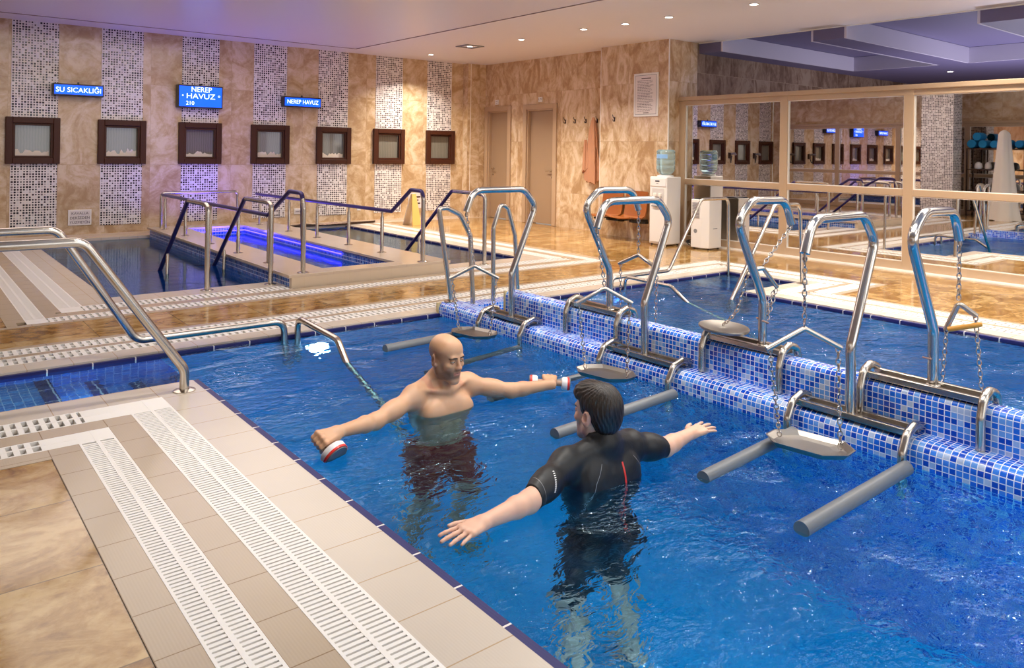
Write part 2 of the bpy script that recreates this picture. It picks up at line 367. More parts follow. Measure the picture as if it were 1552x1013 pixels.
# ================================================================== THE PLACE: deck and pools
WZ = -0.03                                   # water level
POOLA = [(1.36, 6.54, -4.0, 5.36), (-1.05, 1.36, 4.60, 5.36), (6.54, 7.5, 4.45, 5.36)]
POOLB = [(1.48, 6.2, 7.5, 12.35)]
def cheb(x, y, R):
    return max(R[0] - x, x - R[1], R[2] - y, y - R[3])
NEARW = (.224, .418, .545, .695, .815); FARW = (.17, .34, .41, .57, .64); BW = (.24, .42, .55, .69, .82); BN = (.29, .49, .63, .80, .87)
def kind(x, y):
    if min(cheb(x, y, R) for R in POOLA + POOLB) < 0: return 'pool'
    if 2.99 < x < 4.79 and 7.05 < y < 7.55: return 'pool'
    dA = min(cheb(x, y, R) for R in POOLA); dB = cheb(x, y, POOLB[0])
    wA = NEARW if (x < 1.36 and y < 4.6) else FARW
    wB = BN if y < 7.5 and abs(cheb(x, y, POOLB[0]) - (7.5 - y)) < 1e-6 else BW
    for d, w_ in ((dA, wA), (dB, wB)):
        if d < w_[0]: return 'coping'
        if d < w_[1]: return 'grate'
        if d < w_[2]: return 'tile'
        if d < w_[3]: return 'grate'
        if d < w_[4]: return 'tile'
    return 'marble'
bx = set([-1.05, 9.4]); by = set([-4.0, 12.6])
for R in POOLA + POOLB:
    for w_ in (NEARW, FARW, BW, BN):
        for d in (0,) + w_:
            bx |= {R[0] - d, R[1] + d}; by |= {R[2] - d, R[3] + d}
bx |= {2.99, 4.79}; by |= {7.05, 7.55}
bx = sorted(v for v in {round(a, 4) for a in bx} if -1.05 <= v <= 9.4); by = sorted(v for v in {round(a, 4) for a in by} if -4.0 <= v <= 12.6)
cells = {}
for j in range(len(by) - 1):
    for i in range(len(bx) - 1):
        k = kind((bx[i] + bx[i + 1]) / 2, (by[j] + by[j + 1]) / 2)
        cells.setdefault(k, []).append((bx[i], bx[i + 1], by[j], by[j + 1]))
def cellmesh(ks, top, bot):
    g = G()
    for k in ks:
        row = sorted(cells.get(k, []), key=lambda c: (c[2], c[0])); cur = None
        for c in row:
            if cur and abs(cur[1] - c[0]) < 1e-6 and cur[2] == c[2]: cur[1] = c[1]
            else:
                if cur: box(g, cur[0], cur[1], cur[2], cur[3], bot, top)
                cur = list(c)
        if cur: box(g, cur[0], cur[1], cur[2], cur[3], bot, top)
    return g
struct('floor', cellmesh(['marble'], -.003, -.10), 'floor_marble')
struct('floor_tile_band', cellmesh(['tile'], 0.0, -.10), 'deck_tile')
struct('pool_coping', cellmesh(['coping'], 0.0, -.10), 'coping_tile')
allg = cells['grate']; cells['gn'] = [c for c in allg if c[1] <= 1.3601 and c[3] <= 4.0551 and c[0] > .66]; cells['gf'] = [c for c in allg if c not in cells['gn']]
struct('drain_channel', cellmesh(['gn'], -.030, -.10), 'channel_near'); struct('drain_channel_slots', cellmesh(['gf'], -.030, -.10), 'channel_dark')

def grate(x0, x1, y0, y1, run, pitch, bar, label, solid=0.0, far=False, flip=False):
    """white overflow grate; bars lie across the run, rails along it and a spine in the middle"""
    g = G(); z0, z1 = -.022, .001; e = .010
    if run == 'y':
        box(g, x0, x0 + e, y0, y1, z0, z1); box(g, x1 - e, x1, y0, y1, z0, z1); c = (x0 + x1) / 2; box(g, c - .008, c + .008, y0, y1, z0, z1 + .0006)
        n = int((y1 - y0 - solid) / pitch)
        for i in range(n): yy = y0 + (i + .5) * pitch; box(g, x0 + e, x1 - e, yy - bar / 2, yy + bar / 2, z0, z1)
        if solid: box(g, x0 + e, x1 - e, y1 - solid, y1, z0, z1)
    else:
        box(g, x0, x1, y0, y0 + e, z0, z1); box(g, x0, x1, y1 - e, y1, z0, z1); c = (y0 + y1) / 2; box(g, x0, x1, c - .008, c + .008, z0, z1 + .0006)
        n = int((x1 - x0 - solid) / pitch); b0 = x0 if not flip else x0 + solid
        for i in range(n): xx = b0 + (i + .5) * pitch; box(g, xx - bar / 2, xx + bar / 2, y0 + e, y1 - e, z0, z1)
        if solid: box(g, *((x1 - solid, x1) if not flip else (x0, x0 + solid)), y0 + e, y1 - e, z0, z1)
    return obj('drain_grate', g, 'grate_white', label=label, cat='drain grate', group='white overflow grates round the pools')
g2x0, g2x1, g1x0, g1x1 = 1.36 - .418, 1.36 - .224, 1.36 - .695, 1.36 - .545
ga0, ga1, gb0, gb1 = 4.60 - .418, 4.60 - .224, 4.60 - .695, 4.60 - .545
grate(g2x0, g2x1, -3.95, ga1, 'y', .0225, .0145, 'wide white bar grate in the front left deck, the one nearer the pool edge', solid=.20)
grate(g1x0, g1x1, -3.95, gb1, 'y', .0225, .0145, 'narrower white bar grate in the front left deck, the one farther from the pool', solid=.16)
grate(-1.0, g2x0, ga0, ga1, 'x', .047, .024, 'slotted white grate beside the sunken entry steps, the strip nearer the water', solid=.20)
grate(-1.0, g1x0, gb0, gb1, 'x', .047, .024, 'slotted white grate beside the sunken entry steps, the strip farther from the water', solid=.14)
fy0, fy1, fz0, fz1 = 5.36 + .17, 5.36 + .34, 5.36 + .41, 5.36 + .57
grate(-1.0, 7.84, fy0, fy1, 'x', .05, .026, 'long slotted white grate right behind the far edge of the front pools')
grate(-1.0, 8.07, fz0, fz1, 'x', .05, .026, 'long slotted white grate behind the front pools, second strip from their far edge')
grate(7.5 + .17, 7.5 + .34, 4.11, fy0, 'y', .05, .03, 'short white grate at the right end of the right pool entry, inner strip')
grate(7.5 + .41, 7.5 + .57, 3.88, fz0, 'y', .05, .03, 'short white grate at the right end of the right pool entry, outer strip')
grate(6.88, 7.67, 4.11, 4.28, 'x', .05, .03, 'short white grate on the near side of the right pool entry, inner strip')
grate(7.11, 7.91, 3.88, 4.04, 'x', .05, .03, 'short white grate on the near side of the right pool entry, outer strip')
grate(6.71, 6.88, -3.9, 4.28, 'y', .05, .03, 'long white grate between the right pool and the mirror wall, strip beside the water')
grate(6.95, 7.11, -3.9, 4.04, 'y', .05, .03, 'long white grate between the right pool and the mirror wall, strip nearer the mirrors')
bn = [7.5 - v for v in BN]; bl = [1.48 - v for v in BW]; br = [6.2 + v for v in BW]
grate(bl[1], 2.98, bn[1], bn[0], 'x', .05, .028, 'slotted white grate at the near end of the back left pool, strip beside its coping', solid=.16, flip=True)
grate(4.80, br[1], bn[1], bn[0], 'x', .05, .028, 'slotted white grate at the near end of the back right pool')
grate(bl[3], br[3], bn[3], bn[2], 'x', .05, .028, 'long slotted white grate running in front of all the back pools', solid=.14, flip=True)
grate(bl[1], bl[0], bn[0], 12.5, 'y', .03, .02, 'white grate along the left side of the back left pool, nearer the water')
grate(bl[3], bl[2], bn[2], 12.5, 'y', .03, .02, 'white grate along the left side of the back left pool, farther from the water')
grate(br[0], br[1], bn[0], 12.5, 'y', .05, .03, 'white grate along the right side of the back right pool, nearer the water')
grate(br[2], br[3], bn[2], 12.5, 'y', .05, .03, 'white grate along the right side of the back right pool, nearer the doors')

# navy ribbed tile at the water's edge
nv = G()
box(nv, 1.36, 1.402, -4.0, 4.60, -.08, -.012); box(nv, -1.05, 1.402, 4.60, 4.632, -.08, -.012)
box(nv, -1.05, 3.55, 5.335, 5.36, -.08, -.012); box(nv, 3.83, 7.5, 5.335, 5.36, -.08, -.012)
box(nv, 6.51, 6.54, -4, 4.45, -.08, -.012); box(nv, 6.51, 7.5, 4.45, 4.475, -.08, -.012); box(nv, 7.475, 7.5, 4.475, 5.335, -.08, -.012)
box(nv, 1.48, 2.95, 7.5, 7.52, -.08, -.012); box(nv, 1.48, 1.50, 7.52, 12.3, -.08, -.012); box(nv, 4.8, 6.2, 7.5, 7.52, -.08, -.012); box(nv, 6.18, 6.2, 7.52, 12.3, -.08, -.012)
struct('trim_navy', nv, 'navy_trim')

# pool shells
def shell(x0, x1, y0, y1, zb, mat, sides='WESN', zt=-.05):
    t = .06; g = boxes((x0, x1, y0, y1, zb - t, zb))
    if 'W' in sides: box(g, x0 - t, x0, y0, y1, zb, zt)
    if 'E' in sides: box(g, x1, x1 + t, y0, y1, zb, zt)
    if 'S' in sides: box(g, x0, x1, y0 - t, y0, zb, zt)
    if 'N' in sides: box(g, x0, x1, y1, y1 + t, zb, zt)
    return g
PF = -1.40
g = shell(1.36, 3.55, -4.0, 5.36, PF, 'pool_mosaic', 'SN'); box(g, 1.30, 1.36, -4.0, 4.60, PF, -.05); box(g, 1.30, 1.36, 4.60, 5.36, PF, -.62)
struct('pool_basin', g, 'pool_mosaic')
g = shell(3.83, 6.54, -4.0, 5.36, PF, 'pool_mosaic', 'SN'); box(g, 6.54, 6.60, -4, 4.45, PF, -.05); box(g, 6.54, 6.60, 4.45, 5.36, PF, -.62)
struct('pool_basin_right', g, 'pool_mosaic')
# entry steps going down into the front pool from the left
g = G(); lv = [(-1.05, .742, -.16), (.742, 1.008, -.30), (1.008, 1.262, -.44), (1.262, 1.36, -.60)]
for (a, b_, z) in lv: box(g, a, b_, 4.60, 5.36, -.7, z)
box(g, -1.05, 1.36, 4.54, 4.60, -.7, -.05); box(g, -1.05, 1.36, 5.36, 5.42, -.7, -.05); box(g, -1.11, -1.05, 4.54, 5.42, -.7, -.05)
struct('pool_steps', g, 'step_mosaic')
g = G()
for (a, b_, z) in lv[:3]: box(g, b_ - .075, b_ + .004, 4.601, 5.359, z - .05, z + .004)
struct('trim_step_nosing', g, 'navy_trim')
g = G()
for (a, b_, z) in [(7.25, 7.5, -.16), (7.0, 7.25, -.30), (6.75, 7.0, -.44), (6.54, 6.75, -.60)]: box(g, a, b_, 4.45, 5.36, -.7, z)
box(g, 6.54, 7.5, 4.39, 4.45, -.7, -.05); box(g, 6.54, 7.5, 5.36, 5.42, -.7, -.05); box(g, 7.5, 7.56, 4.39, 5.42, -.7, -.05)
struct('pool_steps_right', g, 'step_mosaic')
# low and high mosaic divider walls, rounded edges
def arcpts(cx_, cz_, r, a0, a1, n=7): return [(cx_ + r * math.cos(a0 + (a1 - a0) * i / n), cz_ + r * math.sin(a0 + (a1 - a0) * i / n)) for i in range(n + 1)]
prof = [(3.55, PF)] + [(3.55, 0.0)] + arcpts(3.61, .022, .06, PI, PI / 2) + [(3.72, .082)]
struct('divider_low', extrude_profile(G(), prof + [(3.72, PF)], 'y', -4.0, 5.36, True), 'blue_mosaic', smooth=60)
prof = [(3.70, .02)] + arcpts(3.74, .225, .04, PI, PI / 2) + arcpts(3.79, .225, .04, PI / 2, 0) + [(3.83, PF)]
struct('divider_high', extrude_profile(G(), prof + [(3.70, PF)], 'y', -4.0, 4.66, True), 'blue_mosaic', smooth=60)
struct('divider_end_ledge', boxes((3.72, 4.30, 5.19, 5.36, PF, .05), (3.72, 3.83, 4.66, 5.2, PF, -.045)), 'blue_mosaic')
struct('trim_divider_end', boxes((3.535, 3.575, 5.352, 5.372, -.06, .075), (3.69, 3.84, 4.655, 4.667, -.02, .262)), plain('grout_yellow', (.62, .48, .25), .6))

# back pools: left (sunk), middle (raised curb), right (sunk)
struct('pool_basin_back_left', shell(1.48, 2.99, 7.5, 12.30, -1.1, '', 'WSN'), 'dark_pool_mosaic')
struct('pool_basin_back_right', shell(4.79, 6.2, 7.5, 12.30, -1.1, '', 'ESN'), 'dark_pool_mosaic')
CZ = .125
struct('pool_basin_back_middle', boxes((3.40, 4.28, 7.27, 11.95, -1.1, -1.0), (2.99, 3.40, 7.1, 12.3, -1.1, CZ - .03), (4.28, 4.79, 7.1, 12.3, -1.1, CZ - .03),
                                       (3.40, 4.28, 7.1, 7.27, -1.1, CZ - .03), (3.40, 4.28, 11.95, 12.3, -1.1, CZ - .03)), mosaic('rim_mosaic', [(0, (.01, .07, .42)), (.4, (.02, .14, .62)), (.8, (.12, .3, .75))], .04, (.55, .62, .85), half=.40)[0])
g = boxes((2.96, 3.42, 7.05, 12.33, CZ - .03, CZ), (4.26, 4.82, 7.05, 12.33, CZ - .03, CZ), (3.42, 4.26, 7.05, 7.29, CZ - .03, CZ), (3.42, 4.26, 11.93, 12.33, CZ - .03, CZ))
struct('pool_coping_raised', g, 'cream_slab', bevel=.004)
struct('curb_front', boxes((2.985, 4.80, 7.045, 7.10, -.05, CZ - .029)), tile_mat('curb_tile', (.70, .56, .41), .24, .30, rough=.3, off=(.01, .12)))
struct('floor_back', boxes((-1.05, 9.3, 12.36, 12.6, -.09, .005)), 'cream_slab')

# water bodies
def water(name, rects, mat, z=WZ, zb=None, label=None):
    g = G(); box(g, *rects, zb, z)
    return obj(name, g, mat, kind='structure', origin=((rects[0] + rects[1]) / 2, (rects[2] + rects[3]) / 2, z))
water('water_front_pool', (1.3605, 3.5495, -3.999, 5.3595), 'pool_water', WZ, PF + .0005)
water('water_right_pool', (3.8305, 6.5395, -3.999, 5.1895), 'pool_water', WZ, PF + .0005)
water('water_right_pool_far', (4.3005, 6.5395, 5.1896, 5.3595), 'pool_water', WZ, PF + .0005)
water('water_entry_steps', (-1.0495, 1.3604, 4.6005, 5.3595), 'step_water', WZ, -.599)
water('water_right_entry', (6.5396, 7.4995, 4.4505, 5.3595), 'step_water', WZ, -.599)
water('water_back_left', (1.4805, 2.9895, 7.5005, 12.299), 'calm_water', WZ, -1.099)
water('water_back_right', (4.7905, 6.1995, 7.5005, 12.299), 'calm_water', WZ, -1.099)
water('water_back_middle', (3.4005, 4.2795, 7.2705, 11.949), 'calm_water', -.005, -.999)

# underwater lamps; those without a fixture are added fill
def uwlamp(x, y, z, nx, ny, power, col, label=None, r=.09, show=True):
    rot = Vector((nx, ny, 0)).to_track_quat('-Z', 'Z').to_euler()
    if show:
        t = thing('pool_lamp', (x, y, z), label, 'pool lamp', None)
        ax = (nx, ny, 0)
        obj('lamp_ring', lathe(G(), [(r, 0), (r + .03, 0), (r + .03, .012), (r, .016)], (x, y, z), ax), 'white_plastic', t, smooth=True)
        obj('lens', lathe(G(), [(r, 0), (r, .008), (r * .7, .014), (.01, .016)], (x, y, z), ax), 'pool_lamp_glow', t, smooth=True)
    area('pool_lamp_light', (x + nx * .03, y + ny * .03, z), r * 2.4, power, col, rot)
UW = (.80, .92, 1.0)
for yy, pw in ((-2.6, 12), (-1.0, 15), (.4, 15), (1.5, 7), (4.2, 5)): uwlamp(1.37, yy, -1.2, 1, 0, pw, UW, show=False)  # added unseen fill along the near wall, no fixtures
uwlamp(2.46, 5.345, -.32, 0, -1, 6, (.6, .75, 1.0), r=.062, label='round white underwater lamp glowing below the handrail at the far end of the front pool')
for yy in (-2.4, -.6, 1.2, 3.0, 4.4): uwlamp(3.84, yy, -.45, 1, 0, 3, UW, show=False)  # added fill in the right pool, hidden behind the divider
uwlamp(5.6, 5.345, -.35, 0, -1, 8, (.25, .3, 1.0), 'bluish underwater lamp at the far wall of the right pool')
uwlamp(.2, 4.615, -.12, 0, 1, 4, (.6, .75, 1.0), show=False, r=.04); uwlamp(-.5, 4.615, -.08, 0, 1, 3, (.6, .75, 1), show=False, r=.03); uwlamp(.95, 4.615, -.12, 0, 1, 3.0, (.6, .75, 1.0), show=False, r=.03)  # hidden fill added to brighten the entry steps
for (x, y) in ((2.2, 7.53),): uwlamp(x, y, -.4, 0, 1, 1.2, (.5, .6, 1), show=False)
uwlamp(5.4, 7.53, -.4, 0, 1, 1.0, (.5, .6, 1), show=False)  # added fill in the back pools, without fixtures
# blue light line under the inner rim of the raised pool
t = thing('blue_light_strip', (3.84, 11.94, .06), 'blue light line under the rim at the far end of the raised middle pool', 'light strip')
obj('strip', boxes((3.41, 4.27, 11.925, 11.94, .045, .06), (4.262, 4.275, 8.6, 11.925, .05, .06), (3.405, 3.415, 10.6, 11.925, .05, .06)), 'blue_strip_glow', t)
area('blue_rim_light', (3.84, 11.6, .03), .5, 24, (.10, .06, 1.0), (PI, 0, 0), 'DISK')



# ================================================================== room shell
YB = 12.60; XD = 9.30; XP = 9.05; YP = 7.525; XL = -1.10; YF = -4.0
WX = [1.193, 2.330, 3.455, 4.590, 5.740, 6.850, 7.990]; SX = [1.255, 2.371, 3.500, 4.632, 5.772, 6.897, 8.010]
# back wall: marble with stripes of mosaic and windows set into them
def holes_wall(xs, z0, z1, holes, y0, y1):
    """wall of boxes in x/z with rectangular openings; holes: (x0,x1,z0,z1)"""
    g = G(); X = sorted({xs[0], xs[1]} | {h[0] for h in holes} | {h[1] for h in holes}); Z = sorted({z0, z1} | {h[2] for h in holes} | {h[3] for h in holes})
    for i in range(len(X) - 1):
        zs = [(a, b_) for a, b_ in zip(Z, Z[1:]) if not any(h[0] <= (X[i] + X[i + 1]) / 2 <= h[1] and h[2] <= (a + b_) / 2 <= h[3] for h in holes)]
        cur = None
        for a, b_ in zs:
            if cur and abs(cur[1] - a) < 1e-6: cur = (cur[0], b_)
            else:
                if cur: box(g, X[i], X[i + 1], y0, y1, *cur)
                cur = (a, b_)
        if cur: box(g, X[i], X[i + 1], y0, y1, *cur)
    return g
WW = .655; WZ0, WZ1 = 1.062, 1.715
ww_all = [WX[0] - 2.255, WX[0] - 1.13] + WX
struct('wall_back', holes_wall((XL, 9.30), -.1, 3.3, [(a + .09, a + WW - .09, WZ0 + .09, WZ1 - .09) for a in ww_all], YB, YB + .25), 'wall_marble')
for i, a in enumerate([SX[0] - 2.25, SX[0] - 1.125] + SX):
    struct('wall_back_mosaic', boxes((a, a + .565, YB - .008, YB + .001, WZ1 - .03, CEIL), (a, a + .565, YB - .008, YB + .001, .16, WZ0 + .03)), 'stripe_mosaic')
for i, a in enumerate(ww_all):
    fr = G(); t_ = .085
    for (x0, x1, z0, z1) in ((a, a + t_, WZ0, WZ1), (a + WW - t_, a + WW, WZ0, WZ1), (a + t_, a + WW - t_, WZ0, WZ0 + t_), (a + t_, a + WW - t_, WZ1 - t_, WZ1)):
        box(fr, x0, x1, YB - .055, YB + .02, z0, z1)
    wo = bpy.data.objects.new('window_%d' % (i + 1), None); C.objects.link(wo); wo.location = (a + WW / 2, YB, WZ0); wo['kind'] = 'structure'
    obj('window_frame', fr, 'wood_frame', wo, bevel=.008)
    fr = G(); e = t_; k = .03
    for (x0, x1, z0, z1) in ((a + e, a + e + k, WZ0 + e, WZ1 - e), (a + WW - e - k, a + WW - e, WZ0 + e, WZ1 - e), (a + e + k, a + WW - e - k, WZ0 + e, WZ0 + e + k), (a + e + k, a + WW - e - k, WZ1 - e - k, WZ1 - e)):
        box(fr, x0, x1, YB - .03, YB + .03, z0, z1)
    obj('inner_frame', fr, 'wood_frame', wo, bevel=.005)
    obj('pane', boxes((a + e + k, a + WW - e - k, YB + .035, YB + .045, WZ0 + e + k, WZ1 - e - k)), 'window_glass', wo)
    # crumpled light towels / papers seen on the sill behind the glass
    if i in (2, 3, 4, 5, 6):
        g = G(); n = 14; rnd = random.Random(i); hs = [.03 + .065 * rnd.random() * (1.4 if i == 3 else 1) for _ in range(n + 1)]
        x0, x1 = a + e + k + .01, a + WW - e - k - .01
        vs = []; fs = []
        for q in range(n + 1):
            xx = x0 + (x1 - x0) * q / n; vs += [(xx, YB + .030, WZ0 + e + k), (xx, YB + .030, WZ0 + e + k + hs[q]), (xx, YB + .034, WZ0 + e + k + hs[q]), (xx, YB + .034, WZ0 + e + k)]
        for q in range(n): fs += [tuple(q * 4 + v for v in (0, 4, 5, 1)), tuple(q * 4 + v for v in (1, 5, 6, 2)), tuple(q * 4 + v for v in (2, 6, 7, 3))]
        obj('sill_sheet', add(g, vs, fs), 'white_cloth', wo)
# corner column between back wall and door wall
struct('wall_corner_column', boxes((8.86, 9.30, YB - .16, YB + .01, -.1, CEIL)), 'wall_marble')
struct('trim_corner', boxes((8.925, 8.937, YB - .164, YB - .158, 0, CEIL)), 'white_trim')
struct('floor_back_plinth', boxes((XL, 8.86, YB - .03, YB, .0, .04)), 'cream_slab')
# door wall
DO = [(10.37, 11.12), (11.69, 12.33)]   # clear openings along y
def wall_x(x0, x1, yr, z0, z1, holes):
    g = holes_wall(yr, z0, z1, holes, x0, x1)
    g2 = G(); add(g2, [(v[1], v[0], v[2]) for v in g[0]], [tuple(reversed(f)) for f in g[1]]); return g2
struct('wall_right', wall_x(XD, XD + .25, (8.90, 12.85), -.1, 3.3, [(d[0], d[1], -.1, 2.12) for d in DO]), 'wall_marble_tall')
for i, d in enumerate(DO):
    do = bpy.data.objects.new('door_%d' % (i + 1), None); C.objects.link(do); do.location = (XD, (d[0] + d[1]) / 2, 0); do['kind'] = 'structure'
    fw = .095
    g = boxes((XD - .03, XD + .05, d[0] - fw, d[0], 0, 2.12 + fw), (XD - .03, XD + .05, d[1], d[1] + fw, 0, 2.12 + fw), (XD - .03, XD + .05, d[0], d[1], 2.12, 2.12 + fw),
              (XD + .0, XD + .20, d[0], d[0] + .025, 0, 2.12), (XD + .0, XD + .20, d[1] - .025, d[1], 0, 2.12), (XD, XD + .20, d[0] + .025, d[1] - .025, 2.095, 2.12))
    obj('door_frame', g, 'partition_wood', do, bevel=.004)
    lf = obj('door_leaf', boxes((XD + .06, XD + .10, d[0] + .026, d[1] - .026, .01, 2.093)), 'door_wood', do)
    hy = d[1] - .10 if i == 1 else d[0] + .10; s = -1 if i == 1 else 1
    g = lathe(G(), [(.022, 0), (.022, .012)], (XD + .06, hy, .98), (-1, 0, 0), 14); tube([(XD + .06, hy, .98), (XD + .0, hy, .98), (XD + .0, hy + s * .11, .98)], .009, .02, 8, g)
    lathe(g, [(.02, 0), (.02, .01)], (XD + .06, hy, .87), (-1, 0, 0), 12)
    obj('door_handle', g, 'steel', lf)
# projecting marble pier at the mirror wall
struct('wall_pier', boxes((XP, 9.72, YP, 8.95, -.1, 3.3)), 'wall_marble_tall')
struct('trim_pier', boxes((XP - .004, XP + .010, YP - .004, YP + .010, 0, CEIL), (XP - .003, XP + .008, 8.95 - .004, 8.955, 0, CEIL)), 'white_trim')
# dark marble wall of the room behind the mirror screen
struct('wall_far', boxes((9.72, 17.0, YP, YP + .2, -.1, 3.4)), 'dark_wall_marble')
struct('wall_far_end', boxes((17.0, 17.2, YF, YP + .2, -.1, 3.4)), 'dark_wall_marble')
struct('floor_far', boxes((9.5, 17.0, YF, YP, -.1, -.002)), 'floor_marble')
struct('wall_front', holes_wall((XL, 17.0), -.1, 3.4, [(.4, 2.4, .7, 2.5), (3.0, 5.0, .7, 2.5), (5.6, 7.6, .7, 2.5)], YF - .2, YF), 'wall_marble')
for i, x in enumerate((.4, 3.0, 5.6)):  # unseen glowing windows added to light the room from the front
    wo = bpy.data.objects.new('window_%d' % (i + 20), None); C.objects.link(wo); wo.location = (x + 1, YF, .7); wo['kind'] = 'structure'
    obj('pane', boxes((x, x + 2, YF - .12, YF - .10, .7, 2.5)), 'daylight_pane', wo)
    obj('window_frame', boxes((x, x + .06, YF - .1, YF + .02, .7, 2.5), (x + 1.94, x + 2, YF - .1, YF + .02, .7, 2.5), (x + .97, x + 1.03, YF - .1, YF + .01, .7, 2.5), (x, x + 2, YF - .1, YF + .02, .7, .76), (x, x + 2, YF - .1, YF + .02, 2.44, 2.5)), 'wood_frame', wo)
struct('wall_left', boxes((XL - .25, XL - .02, YF, YB, -.1, 3.3)), 'wall_marble')

# mirrored timber screens (right: in view; left: seen only in the mirrors)
def screen(x, side, posts, y0, y1, idx):
    """side -1: mirror faces -x"""
    wo = bpy.data.objects.new('partition_%d' % idx, None); C.objects.link(wo); wo.location = (x, (y0 + y1) / 2, 0); wo['kind'] = 'structure'
    a, b_ = (x - .045, x + .045)
    fr = boxes((a, b_, y0, y1, 2.068, 2.14), (a, b_, y0, y1, 0.0, .105))
    obj('frame', boxes((a - .0, b_, y0, y1, 2.068, 2.14), (a, b_, y0, y1, .0, .105)), 'partition_wood', wo, bevel=.004)
    obj('top_rail', boxes((a - .03, b_ + .03, y0 - .02, y1 + .0, 2.135, 2.195)), 'partition_wood', wo, bevel=.008)
    obj('middle_rail', boxes((a + .004, b_ - .004, y0, y1, .882, .960)), 'partition_wood', wo, bevel=.004)
    for p in posts: obj('post', boxes((a - .004, b_ + .004, p - .055, p + .055, .0, 2.138)), 'partition_wood', wo, bevel=.004)
    m_ = G(); ps = sorted(posts); mx = x + side * -.0 
    for p, q in zip(ps, ps[1:]):
        for (z0, z1) in ((.105, .882), (.960, 2.068)):
            if side < 0: box(m_, x - .012, x + .01, p + .055, q - .055, z0, z1)
            else: box(m_, x - .01, x + .012, p + .055, q - .055, z0, z1)
    obj('mirror_panel', m_, 'mirror', wo)
    bd = G()
    for p, q in zip(ps, ps[1:]):
        for (z0, z1) in ((.105, .882), (.960, 2.068)):
            xx = (x - .030, x - .012) if side < 0 else (x + .012, x + .030)
            box(bd, *xx, p + .055, p + .066, z0, z1); box(bd, *xx, q - .066, q - .055, z0, z1)
            box(bd, *xx, p + .066, q - .066, z0, z0 + .008); box(bd, *xx, p + .066, q - .066, z1 - .008, z1)
    obj('bead', bd, 'white_trim', wo)
    return wo
pr = [7.47, 5.764, 4.135, 2.51, .88, -.75, -2.38, -3.94]
screen(9.35, -1, pr, YF, YP, 1)
struct('baseboard_right', boxes((9.20, 9.305, YF, YP - .02, -.01, .012)), 'white_trim')
screen(XL + .05, 1, [12.2, 10.6, 9.0, 7.4, 5.8, 4.2, 2.6, 1.0, -.6, -2.2, -3.9], YF, 12.25, 2)

# ceilings
struct('ceiling', boxes((XL - .2, 9.76, YF, YB + .2, CEIL, CEIL + .2)), 'ceiling_paint')
# shallow tray panel with a dark strip as shadow line, left part of the ceiling
struct('ceiling_tray', boxes((XL, 6.10, 5.2, 11.85, CEIL - .022, CEIL + .01)), 'ceiling_gloss', bevel=.006)
struct('trim_ceiling', boxes((9.745, 9.77, YF, YP, CEIL - .012, CEIL + .01)), 'white_trim')
CF = 2.90; CT = 3.16
ys = [(5.62, 7.12), (3.55, 5.18), (1.45, 3.1), (-.7, 1.0), (-2.8, -1.1)]
g = G(); prev = YP
for (a, b_) in ys: box(g, 9.76, 13.75, b_, prev, CF, CT); prev = a
box(g, 9.76, 13.75, YF, prev, CF, CT); box(g, 13.75, 17.0, YF, YP, CF, CT)
struct('ceiling_far', g, 'coffer_dark')
g = G()
for (a, b_) in ys:
    box(g, 9.76, 13.75, b_ - .03, b_ + .001, CF - .004, CT - .01); box(g, 13.72, 13.751, a, b_, CF - .004, CT - .01); box(g, 9.76, 13.75, a - .001, a + .03, CF - .004, CT - .01)
struct('ceiling_coffer_sides', g, 'coffer_paint')
struct('ceiling_coffer_tops', boxes((9.7, 17.0, YF, YP, CT - .005, CT + .1)), 'coffer_dark')

struct('trim_ceiling_tray', boxes((XL, 6.112, 11.85, 11.862, CEIL - .03, CEIL), (6.10, 6.112, 5.2, 11.85, CEIL - .03, CEIL)), plain('shadow_gap', (.34, .27, .25), .6))  # dark strip painted in for the shadow along the tray edge
# added ceiling panels, then downlights
for i, (x, y, sx, sy) in enumerate(FILL_PANELS):
    t = thing('ceiling_light_panel', (x, y, CEIL), 'luminous ceiling panel over the front pools', 'ceiling light', 'luminous panels over the front pools')
    obj('diffuser', boxes((x - sx / 2, x + sx / 2, y - sy / 2, y + sy / 2, CEIL - .025, CEIL - .008)), 'panel_glow', t)
DLV = [((7.54, 11.75), 'recessed ceiling downlight closest to the back wall, above the last framed window'), ((7.39, 10.34), 'recessed ceiling downlight set in a square vent plate'),
       ((7.50, 9.14), 'recessed ceiling downlight in front of the second door'), ((7.49, 7.76), 'recessed ceiling downlight, middle one of the ceiling row'),
       ((7.57, 7.05), 'recessed ceiling downlight in front of the marble pier'), ((7.58, 6.32), 'recessed ceiling downlight above the water dispenser corner'), ((7.62, 5.12), 'recessed ceiling downlight at the top edge of the picture')]
def downlight(x, y, label, z=CEIL, power=40, grp=None, vent=False, col=WARM):
    t = thing('downlight', (x, y, z), label, 'ceiling light', grp or 'recessed downlights in the ceiling')
    obj('trim_ring', lathe(G(), [(.046, -.001), (.062, -.001), (.064, -.006), (.05, -.010), (.046, -.004)], (x, y, z), (0, 0, 1), 20), 'white_plastic', t, smooth=True)
    obj('lamp', lathe(G(), [(.047, -.002), (.044, -.005), (.01, -.006)], (x, y, z), (0, 0, 1), 16), 'lamp_glow', t)
    if vent: obj('vent_plate', boxes((x - .17, x + .17, y - .17, y - .13, z - .014, z), (x - .17, x + .17, y + .13, y + .17, z - .014, z), (x - .17, x - .13, y - .13, y + .13, z - .014, z), (x + .13, x + .17, y - .13, y + .13, z - .014, z)), 'grey_plastic', t)
    area('downlight_beam', (x, y, z - .02), .11, power, col, spread=math.radians(125))
for i, ((x, y), lb) in enumerate(DLV): downlight(x, y, lb, vent=(i == 1), power=[46, 42, 38, 18, 13, 12, 16][i])
